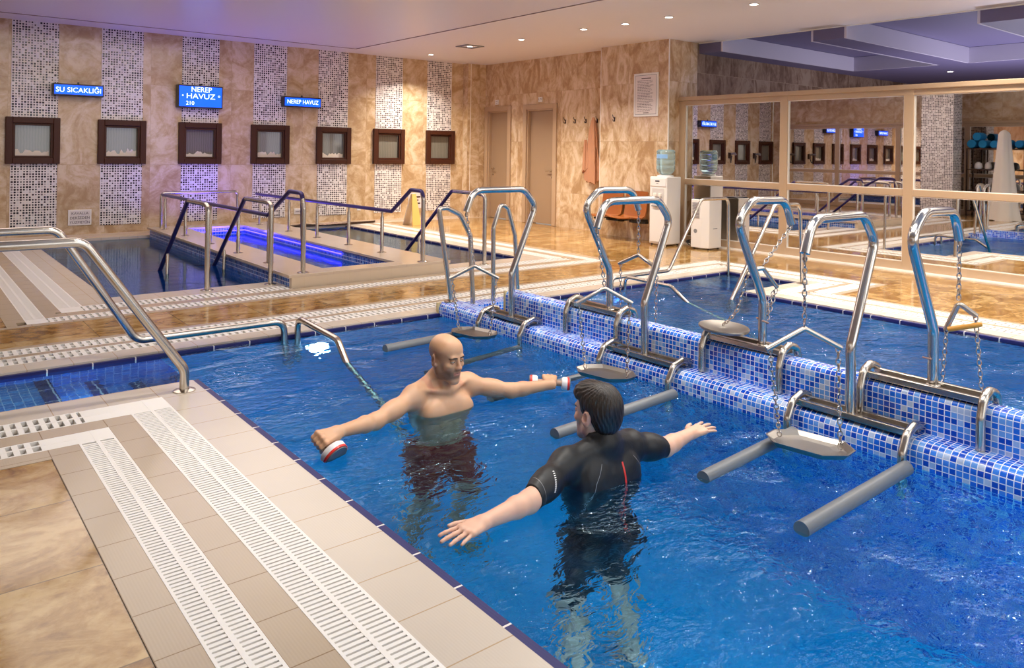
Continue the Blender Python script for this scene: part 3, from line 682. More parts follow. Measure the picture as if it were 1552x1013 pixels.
OFFL = ['ceiling downlight outside the picture, over the right pool near its deck', 'ceiling downlight outside the picture, right in front of the mirror screen', 'ceiling downlight outside the picture, over the walkway left of the raised pool', 'ceiling downlight outside the picture, over the narrow deck left of the entry steps', 'ceiling downlight outside the picture, over the left end of the front pool', 'ceiling downlight outside the picture, over the low divider wall', 'ceiling downlight outside the picture, over the far side of the right pool',
    'ceiling downlight outside the picture, left of the back pools', 'ceiling downlight outside the picture, by the left screen near the back wall', 'ceiling downlight outside the picture, by the mirror screen behind the camera', 'ceiling downlight outside the picture, by the nearest mirror panel', 'ceiling downlight outside the picture, by the second mirror panel']
for (x, y) in [(7.6, 3.6), (7.6, 2.2), (8.9, -1.8), (.2, 9.4), (.2, 6.6), (1.8, 6.9), (8.7, 3.1), (6.4, 2.0), (6.3, 4.1), (3.8, 4.2), (1.6, 4.2)]:  # unseen downlights added for brightness and water glints
    downlight(x, y, OFFL.pop(), grp='downlights outside the picture', power=80 if y > 6 else (24 if x > 6.35 else 14))
for (x, y) in [(2.4, 12.05), (4.7, 12.05), (6.5, 12.05)]: pass
for k, (x, y) in enumerate([(3.1, 5.7), (4.7, 5.9), (2.3, 3.1), (4.3, 2.9), (5.7, 3.2), (3.3, 7.0), (5.3, 6.9), (3.2, 1.4)]):  # more downlights added out of view, for glints and back wall
    downlight(x, y, ['ceiling downlight over the far end of the front pool, outside the picture', 'ceiling downlight over the far end of the right pool, outside the picture', 'ceiling downlight above the bald man, outside the picture', 'ceiling downlight above the high divider, outside the picture', 'ceiling downlight above the middle of the right pool, outside the picture',
        'ceiling downlight over the walkway by the raised pool, outside the picture', 'ceiling downlight over the walkway by the back right pool, outside the picture', 'ceiling downlight above the dark haired man, outside the picture'][k], grp='downlights outside the picture', power=[34, 30, 14, 12, 14, 62, 62, 10][k], col=(1, .95, .88))
downlight(14.9, 5.9, 'small downlight in the dark ceiling beyond the mirror screen', z=CF, power=14)
area('beyond_uplight', (13.2, 4.2, .42), .5, 90, (.82, .80, 1.0), (PI, 0, 0)); area('beyond_uplight', (12.4, .2, .42), .5, 75, (.82, .80, 1.0), (PI, 0, 0))  # added upward fill to brighten the coffers, no source known
for i, (x, y) in enumerate(((13.2, 4.2), (12.4, .2))):
    t = thing('floor_uplighter', (x, y, 0), ['floor uplighter behind the mirror screen, farther one', 'floor uplighter behind the mirror screen, nearer one'][i], 'lamp')  # invented lamp body around the added fill, hidden by the screen
    obj('lamp_bowl', lathe(G(), [(.12, 0), (.05, .03), (.05, .25), (.28, .38), (.28, .40), (.26, .40), (.04, .28)], (x, y, 0)), 'white_plastic', t, smooth=True)
area('ceiling_cove', (2.6, 9.0, CEIL - .04), 3.6, 100, (1, .88, .76), shape='RECTANGLE', sy=4.6)  # added fill for the back of the room, no fixture drawn

# ================================================================== pool exercisers (post with hook, saddle, chain, spreader, tray)
def chain_geo(p, q, link=.034, wire=.0032, wid=.0095, slack=0.0):
    p, q = Vector(p), Vector(q); L = (q - p).length; n = max(2, int(round(L / (link * .78)))); g = G(); d = (q - p).normalized()
    side = d.orthogonal().normalized(); s2 = d.cross(side)
    for i in range(n):
        t = (i + .5) / n; c = p + (q - p) * t + Vector((0, 0, -slack * 4 * t * (1 - t)))
        u_ = side if i % 2 else s2; hl = L / n / .78 / 2; pts = []
        for k in range(10):
            a = 2 * PI * k / 10; pts.append(c + d * (hl * math.cos(a)) * .96 + u_ * (wid * math.sin(a)))
        sweep(g, pts, wire, 5, closed=True)
    return g
def tray_geo(c, ax, L=.37, Wd=.23, hgt=.024):
    """shallow elongated eight-sided steel tray with a raised rim"""
    c = Vector(c); ax = Vector(ax).normalized(); sd = ax.cross(Vector((0, 0, 1))).normalized(); upv = sd.cross(ax)
    out = [(-.5, -.18), (-.30, -.5), (.30, -.5), (.5, -.18), (.5, .18), (.30, .5), (-.30, .5), (-.5, .18)]; g = G()
    rings = [(.92, 0.0), (1.03, 1.0), (.99, 1.0), (.84, 0.25), (.55, .12)]
    vs = []
    for (s, h) in rings:
        for (a, b_) in out: vs.append(c + ax * (a * L * s) + sd * (b_ * Wd * s) + upv * (h * hgt))
    fs = []
    for r in range(len(rings) - 1):
        for k in range(8): k2 = (k + 1) % 8; fs.append((r * 8 + k, r * 8 + k2, (r + 1) * 8 + k2, (r + 1) * 8 + k))
    fs.append(tuple(range(8))[::-1]); fs.append(tuple((len(rings) - 1) * 8 + k for k in range(8)))
    return add(g, vs, fs)
def exerciser(y, wall, label, ymid, half=.28, spread_rot=50, bars=(), tray=None, spread=None, apex=None, hook_end=None, extra=None, drop=True):
    lo = wall == 'low'
    bx_ = 3.60 if lo else 3.775; zb = .115 if lo else .30; s = -1 if lo else 1
    t = thing('pool_exerciser', (bx_, y, zb), label, 'exercise frame', 'stainless hanging exercisers on the divider walls')
    # saddle arches
    for yy in (ymid - half, ymid + half):
        if lo: pts = [(3.495, yy, -.30), (3.495, yy, .03), (3.54, yy, .11), (3.62, yy, .135), (3.69, yy, .115)]
        else: pts = [(3.672, yy, .085), (3.672, yy, .22), (3.70, yy, .30), (3.765, yy, .325), (3.84, yy, .30), (3.862, yy, .22), (3.862, yy, -.30)]
        obj('saddle_arch', tube(pts, .0195, .05), 'steel', t, smooth=60)
    a, b_, z = (3.565, 3.685, .088) if lo else (3.705, 3.83, .27)
    obj('top_plate', boxes((a + .015, b_ - .015, ymid - half + .02, ymid + half - .02, z, z + .010)), 'steel_plate', t)
    for xx in (a, b_ - .026): obj('side_rail', boxes((xx, xx + .026, ymid - half, ymid + half, z, z + .030)), 'steel', t, bevel=.004)
    # bent post with hook
    x0 = bx_; 
    if lo: pts = [(x0, y, zb - .02), (x0 - .01, y, .43), (x0 + .215, y, .93), (x0 + .10, y, 1.06), (x0 - .37, y, 1.06), (x0 - .43, y, .91)]
    else: pts = [(x0, y, zb - .02), (x0 - .005, y, .55), (x0 - .25, y, .99), (x0 - .12, y, 1.095), (x0 + .21, y, 1.09), (x0 + .275, y, .95)]
    rad = [0, .12, .09, .12, .13, 0]
    obj('post', tube(pts, .0235, rad, 16), 'chrome', t, smooth=60)
    obj('post_collar', lathe(G(), [(.033, 0), (.033, .008), (.026, .014)], (x0, y, zb - .018)), 'steel', t, smooth=True)
    he = Vector(pts[-1]); obj('hook_pin', lathe(G(), [(.006, 0), (.006, .05)], he + Vector((0, 0, -.03))), 'chain_steel', t)
    ap = Vector(apex)
    obj('chain', chain_geo(he + Vector((0, 0, -.01)), ap + Vector((0, 0, .015))), 'chain_steel', t)
    e1, e2 = [Vector(v) for v in spread]
    obj('spreader_bar', tube([e1, ap, e2], .0125, .02, 12), 'steel', t, smooth=60)
    if tray:
        c, ax, q1, q2 = tray
        obj('tray', tray_geo(c, ax), 'steel_plate', t)
        obj('chain', chain_geo(e1 + (ap - e1) * .08, q1), 'chain_steel', t); obj('chain', chain_geo(e2 + (ap - e2) * .08, q2), 'chain_steel', t)
    for (p, q) in bars:
        p, q = Vector(p), Vector(q); d = (q - p).normalized()
        bar = obj('grip_bar', lathe(G(), [(.022, 0), (.032, 0), (.032, (q - p).length)], p, d, 18), 'foam_grey', t, smooth=True)
        obj('end_plug', lathe(G(), [(.026, .002), (.01, .012)], p, d, 14), 'black_plastic', bar)
    return t
def rot2(ap, L, deg, dz):
    a = math.radians(deg); v = Vector((-math.sin(a) * L, math.cos(a) * L, -dz)); return (Vector(ap) + v, Vector(ap) + Vector((-v.x, -v.y, -dz)))
ap = (3.175, 1.85, .575)
exerciser(1.85, 'low', 'steel exerciser on the low divider nearest the camera, hanging tray just above the water', 1.84, apex=ap, spread=rot2(ap, .175, 58, .09),
          tray=((3.25, 1.86, .025), (.10, -1, .02), (3.225, 1.995, .04), (3.30, 1.74, .04)), bars=[((2.60, 1.515, -.022), (3.47, 1.53, -.015)), ((2.69, 2.02, -.03), (3.47, 2.07, -.02))])
ap = (3.24, 3.15, .555)
exerciser(3.15, 'low', 'steel exerciser on the low divider, the one behind the dark haired man', 3.16, apex=ap, spread=rot2(ap, .165, 58, .09),
          tray=((3.28, 3.17, .035), (.12, -1, .02), (3.25, 3.31, .05), (3.32, 3.04, .05)), bars=[((2.51, 2.76, -.025), (3.46, 2.81, -.02)), ((2.62, 3.42, -.07), (3.46, 3.43, -.05))])
ap = (3.25, 4.45, .52)
exerciser(4.45, 'low', 'steel exerciser at the far end of the low divider, behind the bald man', 4.48, half=.25, apex=ap, spread=rot2(ap, .175, 58, .09),
          tray=((3.27, 4.47, .02), (.14, -1, .02), (3.24, 4.62, .035), (3.32, 4.35, .035)), bars=[((2.63, 4.62, -.02), (3.46, 4.68, -.02)), ((2.62, 4.07, -.085), (3.46, 4.20, -.06))])
ap = (4.055, 3.62, .635)
exerciser(3.62, 'high', 'steel exerciser farthest back on the high divider, chain hanging over the right pool', 3.70, half=.24, apex=ap, spread=rot2(ap, .17, 5, .08),
          tray=((4.08, 3.62, -.55), (0, 1, 0), (4.06, 3.77, -.53), (4.06, 3.47, -.53)))
# middle one on the high wall: its tray lies on the wall, chains slack
t = exerciser(2.45, 'high', 'steel exerciser on the high divider whose round tray is parked on the wall top', 2.53, half=.25,
          apex=(3.785, 2.46, .715), spread=((3.70, 2.49, .705), (3.895, 2.44, .60)))
g = lathe(G(), [(.02, .004), (.04, .010), (.085, .006), (.110, .016), (.128, .018), (.130, .012), (.122, .0), (.10, -.006), (.02, -.008)], (0, 0, 0), (0, 0, 1), 32)
g2 = G(); add(g2, [(3.705 + v[0] * 1.05, 2.655 + v[1] * 1.12, .347 + v[2] + v[1] * .06) for v in g[0]], g[1])
obj('tray', g2, 'steel_plate', t, smooth=40)
obj('chain', chain_geo((3.70, 2.49, .70), (3.70, 2.56, .48)), 'chain_steel', t); obj('chain', chain_geo((3.70, 2.56, .48), (3.715, 2.67, .37), slack=.01), 'chain_steel', t)
obj('chain', chain_geo((3.89, 2.44, .59), (3.80, 2.45, .40)), 'chain_steel', t); obj('chain', chain_geo((3.875, 2.445, .58), (3.785, 2.475, .39)), 'chain_steel', t)
obj('tie_cord', tube([(3.75, 2.44, .43), (3.77, 2.41, .42), (3.80, 2.44, .41), (3.79, 2.475, .42), (3.75, 2.47, .44)], .005, .01, 6), 'beige_grip', t)
ap = (4.05, 1.55, .64)
t = exerciser(1.55, 'high', 'steel exerciser nearest the camera on the high divider, orange grip on its chain', 1.575, half=.265, apex=ap, spread=((4.03, 1.60, .50), (4.07, 1.475, .585)),
          tray=((4.08, 1.55, -.50), (0, 1, 0), (4.05, 1.66, -.48), (4.10, 1.40, -.48)))
obj('orange_grip', lathe(G(), [(.011, 0), (.013, .02), (.0125, .135), (.010, .15)], (4.02, 1.585, .508), (.25, -1, .33), 14), 'orange_grip', t, smooth=True)['label'] = 'orange grip sleeve'
obj('tie_cord', tube([(3.73, 1.58, .42), (3.745, 1.55, .415), (3.80, 1.54, .40), (3.85, 1.58, .385), (3.95, 1.59, .37)], .004, .01, 6), 'beige_grip', t)

# ================================================================== handrails
def rail(label, pts, r=.0225, rad=.07, posts=(), flanges=(), mat='steel', base=None, grp='stainless handrails of the pools', pr_=.015, extra_paths=(), mats=None):
    t = thing('handrail', base or pts[-1], label, 'handrail', grp)
    obj('rail_tube', tube(pts, r, rad, 16), mat, t, smooth=60)
    for (p, mt_) in extra_paths: obj('rail_tube', tube(p, r, rad, 16), mt_, t, smooth=60)
    for (x, y, z0, z1) in posts:
        obj('post', lathe(G(), [(pr_ * 1.5, 0), (pr_ * 1.5, z1 - z0 - .07), (pr_, z1 - z0 - .05), (pr_, z1 - z0)], (x, y, z0), (0, 0, 1), 14), 'steel', t, smooth=True)
        if z0 > -.01: obj('flange', lathe(G(), [(.05, 0), (.05, .004), (.03, .009), (.026, .009)], (x, y, z0), (0, 0, 1), 20), 'steel', t, smooth=True)
    for (x, y, z) in flanges: obj('flange', lathe(G(), [(.058, 0), (.058, .005), (.036, .012), (.028, .012)], (x, y, z), (0, 0, 1), 24), 'steel', t, smooth=True)
    return t
rail('thick handrail on the near side of the entry steps, footed on the deck corner', [(-1.0, 4.42, .853), (.76, 4.42, .850), (1.262, 4.42, .12), (1.264, 4.42, 0.0)], r=.0255, rad=[0, .10, .10, 0], flanges=[(1.264, 4.42, 0)], posts=[(-.6, 4.42, 0, .84)])
rail('handrail on the far side of the entry steps, dipping low along the water', [(-1.0, 5.30, .835), (.77, 5.30, .832), (1.22, 5.30, .105), (2.19, 5.30, .105), (2.225, 5.30, -.55)], r=.0245, rad=[0, .10, .10, .08, 0], posts=[(-.6, 5.30, -.16, .82)])
rail('short bent handrail dropping into the far end of the front pool', [(2.295, 5.30, -.5), (2.295, 5.30, .115), (2.295, 4.66, .085), (2.295, 4.46, -.10), (2.31, 3.85, -.62), (2.33, 3.55, -.9)], r=.0225, rad=[0, .09, .10, .06, .1, 0])
rail('far handrail of the right pool entry, rising to the right', [(5.55, 5.30, -.4), (5.55, 5.30, .10), (6.42, 5.30, .10), (6.95, 5.30, .84), (7.45, 5.30, .84), (7.47, 5.30, -.25)], r=.018, rad=[0, .06, .09, .09, .09, 0])
rail('near handrail of the right pool entry, arched top beside the mirrors', [(6.15, 4.36, -.5), (6.18, 4.36, -.06), (6.90, 4.36, .84), (7.36, 4.36, .835), (7.43, 4.36, 0.0)], r=.020, rad=[0, .06, .09, .09, 0], flanges=[(7.43, 4.36, 0)])
rail('bent handrail dropping into the far end of the right pool', [(5.75, 5.31, -.5), (5.75, 5.31, .10), (5.75, 4.72, .085), (5.75, 4.52, -.04), (5.72, 3.9, -.5), (5.7, 3.6, -.8)], r=.018, rad=[0, .08, .09, .06, .1, 0])
# arched ladder rails at the end of the dividers
t = rail('left arched ladder rail standing at the far end of the low divider', [(3.64, 5.31, .085), (3.52, 5.33, .86), (3.60, 5.33, .862), (3.735, 5.33, .80), (3.83, 5.31, .62), (3.835, 5.26, -.045)], r=.0215, rad=[0, .03, .05, .10, .10, 0], flanges=[(3.64, 5.31, .083)])
rail('right arched ladder rail behind the far end of the high divider', [(4.05, 5.27, .05), (4.045, 5.27, .68), (4.12, 5.27, .88), (4.20, 5.27, .85), (4.27, 5.25, .60), (4.32, 5.26, .05)], r=.0195, rad=[0, .10, .08, .08, .12, 0])
# raised middle pool
t = thing('handrail', (3.10, 7.12, CZ), 'long handrail along the left curb of the raised pool with a raised near end', 'handrail', 'stainless handrails of the pools')
obj('rail_tube', tube([(3.10, 12.05, .62), (3.10, 7.96, .625), (3.12, 7.45, .905), (3.13, 7.16, .90), (3.13, 7.12, CZ)], .0225, [0, .05, .06, .07, 0], 14), 'blue_rail', t, smooth=60)
def post(t, x, y, z0, z1, r=.021):
    obj('post', lathe(G(), [(r, 0), (r, z1 - z0 - .06), (r * .6, z1 - z0 - .045), (r * .6, z1 - z0)], (x, y, z0), (0, 0, 1), 14), 'steel', t, smooth=True)
    obj('flange', lathe(G(), [(.055, 0), (.055, .004), (.03, .010), (.026, .010)], (x, y, z0), (0, 0, 1), 20), 'steel', t, smooth=True)
for yy in (11.9, 10.9, 9.85, 8.85, 7.93): post(t, 3.10, yy, CZ, .62)
obj('flange', lathe(G(), [(.058, 0), (.058, .005), (.036, .012)], (3.13, 7.12, CZ), (0, 0, 1), 24), 'steel', t, smooth=True)
obj('end_tube', tube([(3.131, 7.165, .86), (3.131, 7.122, .75), (3.13, 7.12, CZ)], .0235, .03, 14), 'steel', t, smooth=60)
t = thing('handrail', (4.50, 7.13, CZ), 'long handrail along the right curb of the raised pool with a raised near end', 'handrail', 'stainless handrails of the pools')
obj('rail_tube', tube([(4.50, 12.05, .60), (4.50, 7.80, .625), (4.50, 7.38, .895), (4.50, 7.15, .89), (4.50, 7.12, .80)], .0225, [0, .05, .06, .05, 0], 14), 'blue_rail', t, smooth=60)
obj('end_tube', tube([(4.50, 7.15, .875), (4.50, 7.12, .80), (4.50, 7.12, CZ)], .0235, .03, 14), 'steel', t, smooth=60)
for yy in (11.9, 10.75, 9.80, 8.87, 8.02): post(t, 4.50, yy, CZ, .60)
obj('flange', lathe(G(), [(.058, 0), (.058, .005), (.036, .012)], (4.50, 7.12, CZ), (0, 0, 1), 24), 'steel', t, smooth=True)
rail('cross handrail over the far end of the raised pool', [(3.10, 12.12, CZ), (3.10, 12.12, .64), (4.22, 12.12, .64), (4.24, 12.12, CZ)], r=.022, rad=.06)
def stair(x, label, y0=7.38, zt=.80, y1=8.02, ye=8.95):
    t = thing('handrail', (x, y0, 0), label, 'handrail', 'stainless handrails of the pools')
    obj('end_tube', tube([(x, y0, 0), (x, y0, zt - .01), (x, y0 + .15, zt), (x, y1 - .05, zt)], .0245, [0, .08, .03, 0], 14), 'steel', t, smooth=60)
    obj('rail_tube', tube([(x, y1 - .05, zt), (x, y1, zt - .002), (x, ye, .02), (x, ye + .75, -.55)], .0225, [0, .06, .03, 0], 14), 'blue_rail', t, smooth=60)
    obj('flange', lathe(G(), [(.058, 0), (.058, .005), (.036, .012)], (x, y0, 0), (0, 0, 1), 24), 'steel', t, smooth=True)
    obj('post', lathe(G(), [(.017, 0), (.017, .62), (.01, .64)], (x, 8.72, -.45), (0, 0, 1), 12), 'steel', t, smooth=True)
stair(2.30, 'handrail slanting into the middle of the back left pool, post on the near deck')
stair(2.90, 'handrail slanting into the back left pool close beside the raised curb', y0=7.36, y1=8.1, ye=9.0)
stair(5.45, 'handrail slanting into the back right pool', y0=7.27, zt=.83, y1=7.97, ye=8.97)

# ================================================================== furnishings on the walls
def led_sign(x0, x1, z0, z1, lines, label, y=12.46, dep=.13):
    t = thing('led_sign', ((x0 + x1) / 2, y, z0), label, 'lit sign', 'blue lit signs on the back wall')
    obj('sign_case', boxes((x0, x1, y, y + dep, z0, z1)), 'black_plastic', t, bevel=.006)
    obj('sign_screen', boxes((x0 + .02, x1 - .018, y - .004, y + .001, z0 + .02, z1 - .02)), 'led_blue', t)
    obj('bracket', boxes(((x0 + x1) / 2 - .012, (x0 + x1) / 2 + .012, y + .04, y + .06, z1, z1 + .03)), 'black_plastic', t)
    for (s, size, dx, z, sx) in lines: text_obj('lettering', s, size, ((x0 + x1) / 2 + dx, y - .006, z), (PI / 2, 0, 0), 'led_text', t, sx=sx)
    return t
led_sign(1.735, 2.38, 2.035, 2.205, [('SU SICAKLIĞI', .098, 0, 2.115, 1.0)], 'blue lit sign reading SU SICAKLIĞI between the two leftmost windows')
led_sign(3.405, 4.085, 1.94, 2.295, [('NEREP', .115, .01, 2.235 - .01, .95), ('HAVUZ', .115, .0, 2.12, 1.15), ('210', .085, -.16, 2.012, 1), ('•', .09, -.27, 2.125, 1), ('°', .12, .28, 2.10, 1)], 'largest blue lit sign, three lines of white letters, above the third window')
led_sign(5.095, 5.765, 2.03, 2.205, [('NEREP HAVUZ', .10, 0, 2.117, .86)], 'blue lit sign reading NEREP HAVUZ between the fourth and fifth windows')

def plaque(x0, x1, z0, z1, lines, label, size=.045):
    t = thing('wall_plaque', ((x0 + x1) / 2, YB - .012, z0), label, 'sign')
    obj('plate', boxes((x0, x1, YB - .014, YB - .001, z0, z1)), 'white_trim', t, bevel=.003)
    obj('sheet', boxes((x0 + .02, x1 - .02, YB - .017, YB - .013, z0 + .015, z1 - .015)), 'paper', t)
    for i, s in enumerate(lines): text_obj('lettering', s, size, ((x0 + x1) / 2, YB - .018, z1 - .055 - i * size * 1.25), (PI / 2, 0, 0), 'ink', t)
plaque(1.965, 2.265, .175, .40, ['KAVALLA', 'DERİZDEN', 'YÜZMEYİN'], 'small white plaque with three lines low on the back wall, left', .052)
plaque(5.36, 5.56, .20, .30, ['DERİNLİK'], 'small white plate low on the back wall between the fourth and fifth windows', .035)
t = obj('wall_socket', boxes((6.55, 6.62, YB - .012, YB, .22, .29)), 'white_plastic', label='small white socket low on the back wall below the fifth and sixth windows', cat='socket', bevel=.003)
# picture-like notice behind the floor sign
t = thing('wall_notice', (8.15, YB - .012, .25), 'pale notice low on the back wall behind the yellow floor sign', 'sign')
obj('plate', boxes((7.62, 7.93, YB - .014, YB - .001, .22, .52)), 'paper', t)
obj('print', boxes((7.67, 7.88, YB - .016, YB - .013, .42, .45), (7.67, 7.84, YB - .016, YB - .013, .36, .385), (7.67, 7.88, YB - .016, YB - .013, .30, .325)), 'hook_metal', t)
# yellow folding floor sign
t = thing('floor_sign', (7.166, 11.75, 0), 'yellow folding wet floor sign standing by the back wall', 'floor sign')
g = G(); add(g, [(7.130, 11.62, 0), (7.346, 11.68, 0), (7.274, 11.76, .55), (7.173, 11.73, .55), (7.130, 11.64, 0), (7.346, 11.70, 0), (7.274, 11.78, .55), (7.173, 11.75, .55)], [(0, 1, 2, 3), (7, 6, 5, 4), (0, 4, 5, 1), (1, 5, 6, 2), (2, 6, 7, 3), (3, 7, 4, 0)])
obj('front_panel', g, 'yellow_plastic', t)
g = G(); add(g, [(7.130, 11.95, 0), (7.332, 12.0, 0), (7.274, 11.79, .55), (7.173, 11.76, .55), (7.130, 11.97, 0), (7.332, 12.02, 0), (7.274, 11.81, .55), (7.173, 11.78, .55)], [(0, 1, 2, 3), (7, 6, 5, 4), (0, 4, 5, 1), (1, 5, 6, 2), (2, 6, 7, 3), (3, 7, 4, 0)])
obj('rear_panel', g, 'white_plastic', t)
g = G(); pts = []
for i in range(24): a = 2 * PI * i / 24; pts.append((5.95 + .85 * math.cos(a) + .1 * math.sin(3 * a), 12.42 + .10 * math.sin(a)))
n = len(pts); add(g, [(p[0], p[1], .005) for p in pts] + [(p[0], p[1], .03 + .012 * math.sin(i * 1.7)) for i, p in enumerate(pts)], [tuple(range(n))[::-1], tuple(range(n, 2 * n))] + [(i, (i + 1) % n, n + (i + 1) % n, n + i) for i in range(n)])
obj('rubber_mat', g, 'hook_metal', label='dark crumpled rubber mat lying at the far end of the back right pool', cat='mat')

# door number plates
for i, d in enumerate(DO):
    yc = (d[0] + d[1]) / 2 + (.05 if i else 0)
    t = thing('door_plate', (XD - .006, yc, 2.235), ['small white number plate above the second door', 'small white plate above the door in the corner'][i], 'sign')
    obj('plate', boxes((XD - .012, XD, yc - .055, yc + .055, 2.25, 2.345)), 'white_plastic', t, bevel=.003)
    if i == 0: text_obj('lettering', 'L 75', .05, (XD - .013, yc, 2.30), (PI / 2, 0, -PI / 2), 'ink', t)
    else: obj('print', boxes((XD - .0135, XD - .011, yc - .03, yc + .03, 2.305, 2.313), (XD - .0135, XD - .011, yc - .02, yc + .02, 2.272, 2.278)), 'ink', t)
# coat hooks
for i, (y, xw, lb) in enumerate([(10.06, XD, 'metal coat hook nearest the second door'), (9.81, XD, 'metal coat hook, second from the door'), (9.54, XD, 'metal coat hook just left of the hanging robe'), (9.26, XD, 'metal coat hook holding the peach robe'), (8.63, XP, 'lone metal coat hook on the marble pier')]):
    t = thing('coat_hook', (xw, y, 1.86), lb, 'hook', 'metal coat hooks in a row')
    obj('back_plate', boxes((xw - .006, xw, y - .012, y + .012, 1.84, 1.91)), 'hook_metal', t)
    obj('prong', tube([(xw - .003, y, 1.90), (xw - .03, y, 1.90), (xw - .05, y, 1.95)], .006, .02, 8, tube([(xw - .003, y, 1.86), (xw - .03, y, 1.84), (xw - .045, y, 1.875)], .006, .02, 8)), 'hook_metal', t, smooth=True)
# robe hanging on the fourth hook
def cloth_lathe(cx_, cy_, zt, zb, f, n=40, m_=26, seed=0, kx=1.0, ky=1.0):
    vs = []; fs = []; rnd = random.Random(seed); ph = [rnd.random() * 6.28 for _ in range(8)]
    for j in range(m_ + 1):
        t = j / m_; z = zt + (zb - zt) * t; r, amp = f(t)
        for i in range(n):
            a = 2 * PI * i / n; fold = math.sin(a * 5 + ph[0] + t * 1.2) * .5 + math.sin(a * 8 + ph[1] - t) * .3 + math.sin(a * 3 + ph[2]) * .3
            rr = r * (1 + amp * fold); zz = z + (.03 * math.sin(a * 2 + ph[3]) + .02 * math.sin(a * 5 + ph[4])) * (t ** 4)
            vs.append((cx_ + rr * kx * math.cos(a), cy_ + rr * ky * math.sin(a), zz))
    for j in range(m_):
        for i in range(n): k = (i + 1) % n; fs.append((j * n + i, j * n + k, (j + 1) * n + k, (j + 1) * n + i))
    fs.append(tuple(range(n))); fs.append(tuple(m_ * n + k for k in range(n))[::-1])
    return add(G(), vs, fs)
g = cloth_lathe(9.235, 9.30, 1.93, .84, lambda t: (.02 + .13 * min(1, t * 1.5) ** .8 + .01 * math.sin(t * 9), .32), seed=3, kx=.42, ky=1.0, n=56)
t = thing('hanging_robe', (9.23, 9.30, .84), 'peach bathrobe hanging in folds from a hook beside the pier', 'robe')
obj('robe_body', g, 'robe_cloth', t, smooth=True)
obj('sleeve', cloth_lathe(9.20, 9.44, 1.55, 1.02, lambda t: (.03 + .035 * t, .3), seed=5, kx=.7, n=30, m_=16), 'robe_cloth', t, smooth=True)
obj('belt', tube([(9.18, 9.20, 1.45), (9.17, 9.19, 1.2), (9.18, 9.23, .95)], .012, .05, 8), 'robe_cloth', t, smooth=True)
# wall hair dryers left of the windows, seen in the mirrors
for i, x in enumerate((.97, -.17)):
    t = thing('hair_dryer', (x, YB - .05, 1.18), ['dark wall hair dryer left of the first window, seen in the mirror', 'dark wall hair dryer further left on the back wall, seen in the mirror'][i], 'hair dryer', 'wall hair dryers')
    obj('holder', boxes((x - .05, x + .05, YB - .05, YB, 1.22, 1.38)), 'hook_metal', t, bevel=.01)
    obj('nozzle', tube([(x - .02, YB - .06, 1.34), (x - .03, YB - .16, 1.36), (x + .02, YB - .22, 1.33)], .028, .02, 12), 'grey_plastic', t, smooth=True)
    obj('hose', tube([(x, YB - .05, 1.22), (x + .03, YB - .08, 1.10), (x + .06, YB - .10, 1.12), (x + .04, YB - .12, 1.3)], .012, .03, 8), 'black_plastic', t, smooth=True)
# framed rules notice on the pier
t = thing('notice_board', (XP, 7.965, 1.90), 'tall white framed notice with lines of small print on the marble pier', 'notice')
obj('board_frame', boxes((XP - .018, XP, 7.72, 8.21, 1.905, 2.575)), 'white_plastic', t, bevel=.004)
obj('border', boxes((XP - .0195, XP - .017, 7.75, 8.18, 1.935, 2.545)), 'grey_plastic', t)
obj('sheet', boxes((XP - .021, XP - .019, 7.757, 8.173, 1.942, 2.538)), 'paper', t)
rnd = random.Random(4); g = G(); z = 2.50; lines = []
box(g, XP - .0225, XP - .0208, 7.86, 8.05, z - .016, z); z -= .04
while z > 1.98:
    y = 8.13; e = 7.80 + rnd.random() * .12
    while y > e:
        w_ = .018 + rnd.random() * .035; box(g, XP - .0225, XP - .0208, max(e, y - w_), y, z - .007, z); y -= w_ + .009
    z -= .0245
box(g, XP - .0225, XP - .0208, 7.90, 8.01, 1.955, 1.966)
obj('print', g, 'ink', t)
# orange wall seats
def seat(y0, y1, label):
    t = thing('waiting_chair', (XP - .2, (y0 + y1) / 2, .30), label, 'seat', 'orange seats mounted on the marble pier')
    g = G(); n = 12; vs = []; fs = []
    prof = [(XP - .47, .335), (XP - .44, .345), (XP - .30, .325), (XP - .17, .32), (XP - .10, .345), (XP - .075, .42), (XP - .05, .60), (XP - .035, .72), (XP - .04, .735)]
    L = len(prof)
    for th in (0, .018):
        for (px_, pz_) in prof:
            for k in range(n + 1):
                s = k / n; y = y0 + (y1 - y0) * s; e = (2 * s - 1); vs.append((px_ - th + .02 * (1 - e * e) - .02, y, pz_ + th * .8 + .02 * e * e * (1 if pz_ < .5 else 0)))
    for b_ in (0, 1):
        for i in range(L - 1):
            for k in range(n):
                q = b_ * L * (n + 1) + i * (n + 1) + k; f = (q, q + 1, q + n + 2, q + n + 1); fs.append(f if b_ else f[::-1])
    o = L * (n + 1)
    for i in range(L - 1):
        for k in (0, n):
            q = i * (n + 1) + k; fs.append((q, q + n + 1, q + n + 1 + o, q + o))
    for i in (0, L - 1):
        for k in range(n):
            q = i * (n + 1) + k; fs.append((q, q + 1, q + 1 + o, q + o))
    obj('seat_shell', add(g, vs, fs), 'orange_seat', t, smooth=True)
    obj('bracket', boxes((XP - .35, XP, y0 + .06, y0 + .09, .285, .315), (XP - .35, XP, y1 - .09, y1 - .06, .285, .315), (XP - .06, XP, y0 + .05, y1 - .05, .25, .285)), 'black_plastic', t)
seat(8.34, 8.78, 'orange moulded wall seat below the coat hook, the left one of two')
seat(7.84, 8.28, 'orange moulded wall seat half hidden behind the water dispenser')

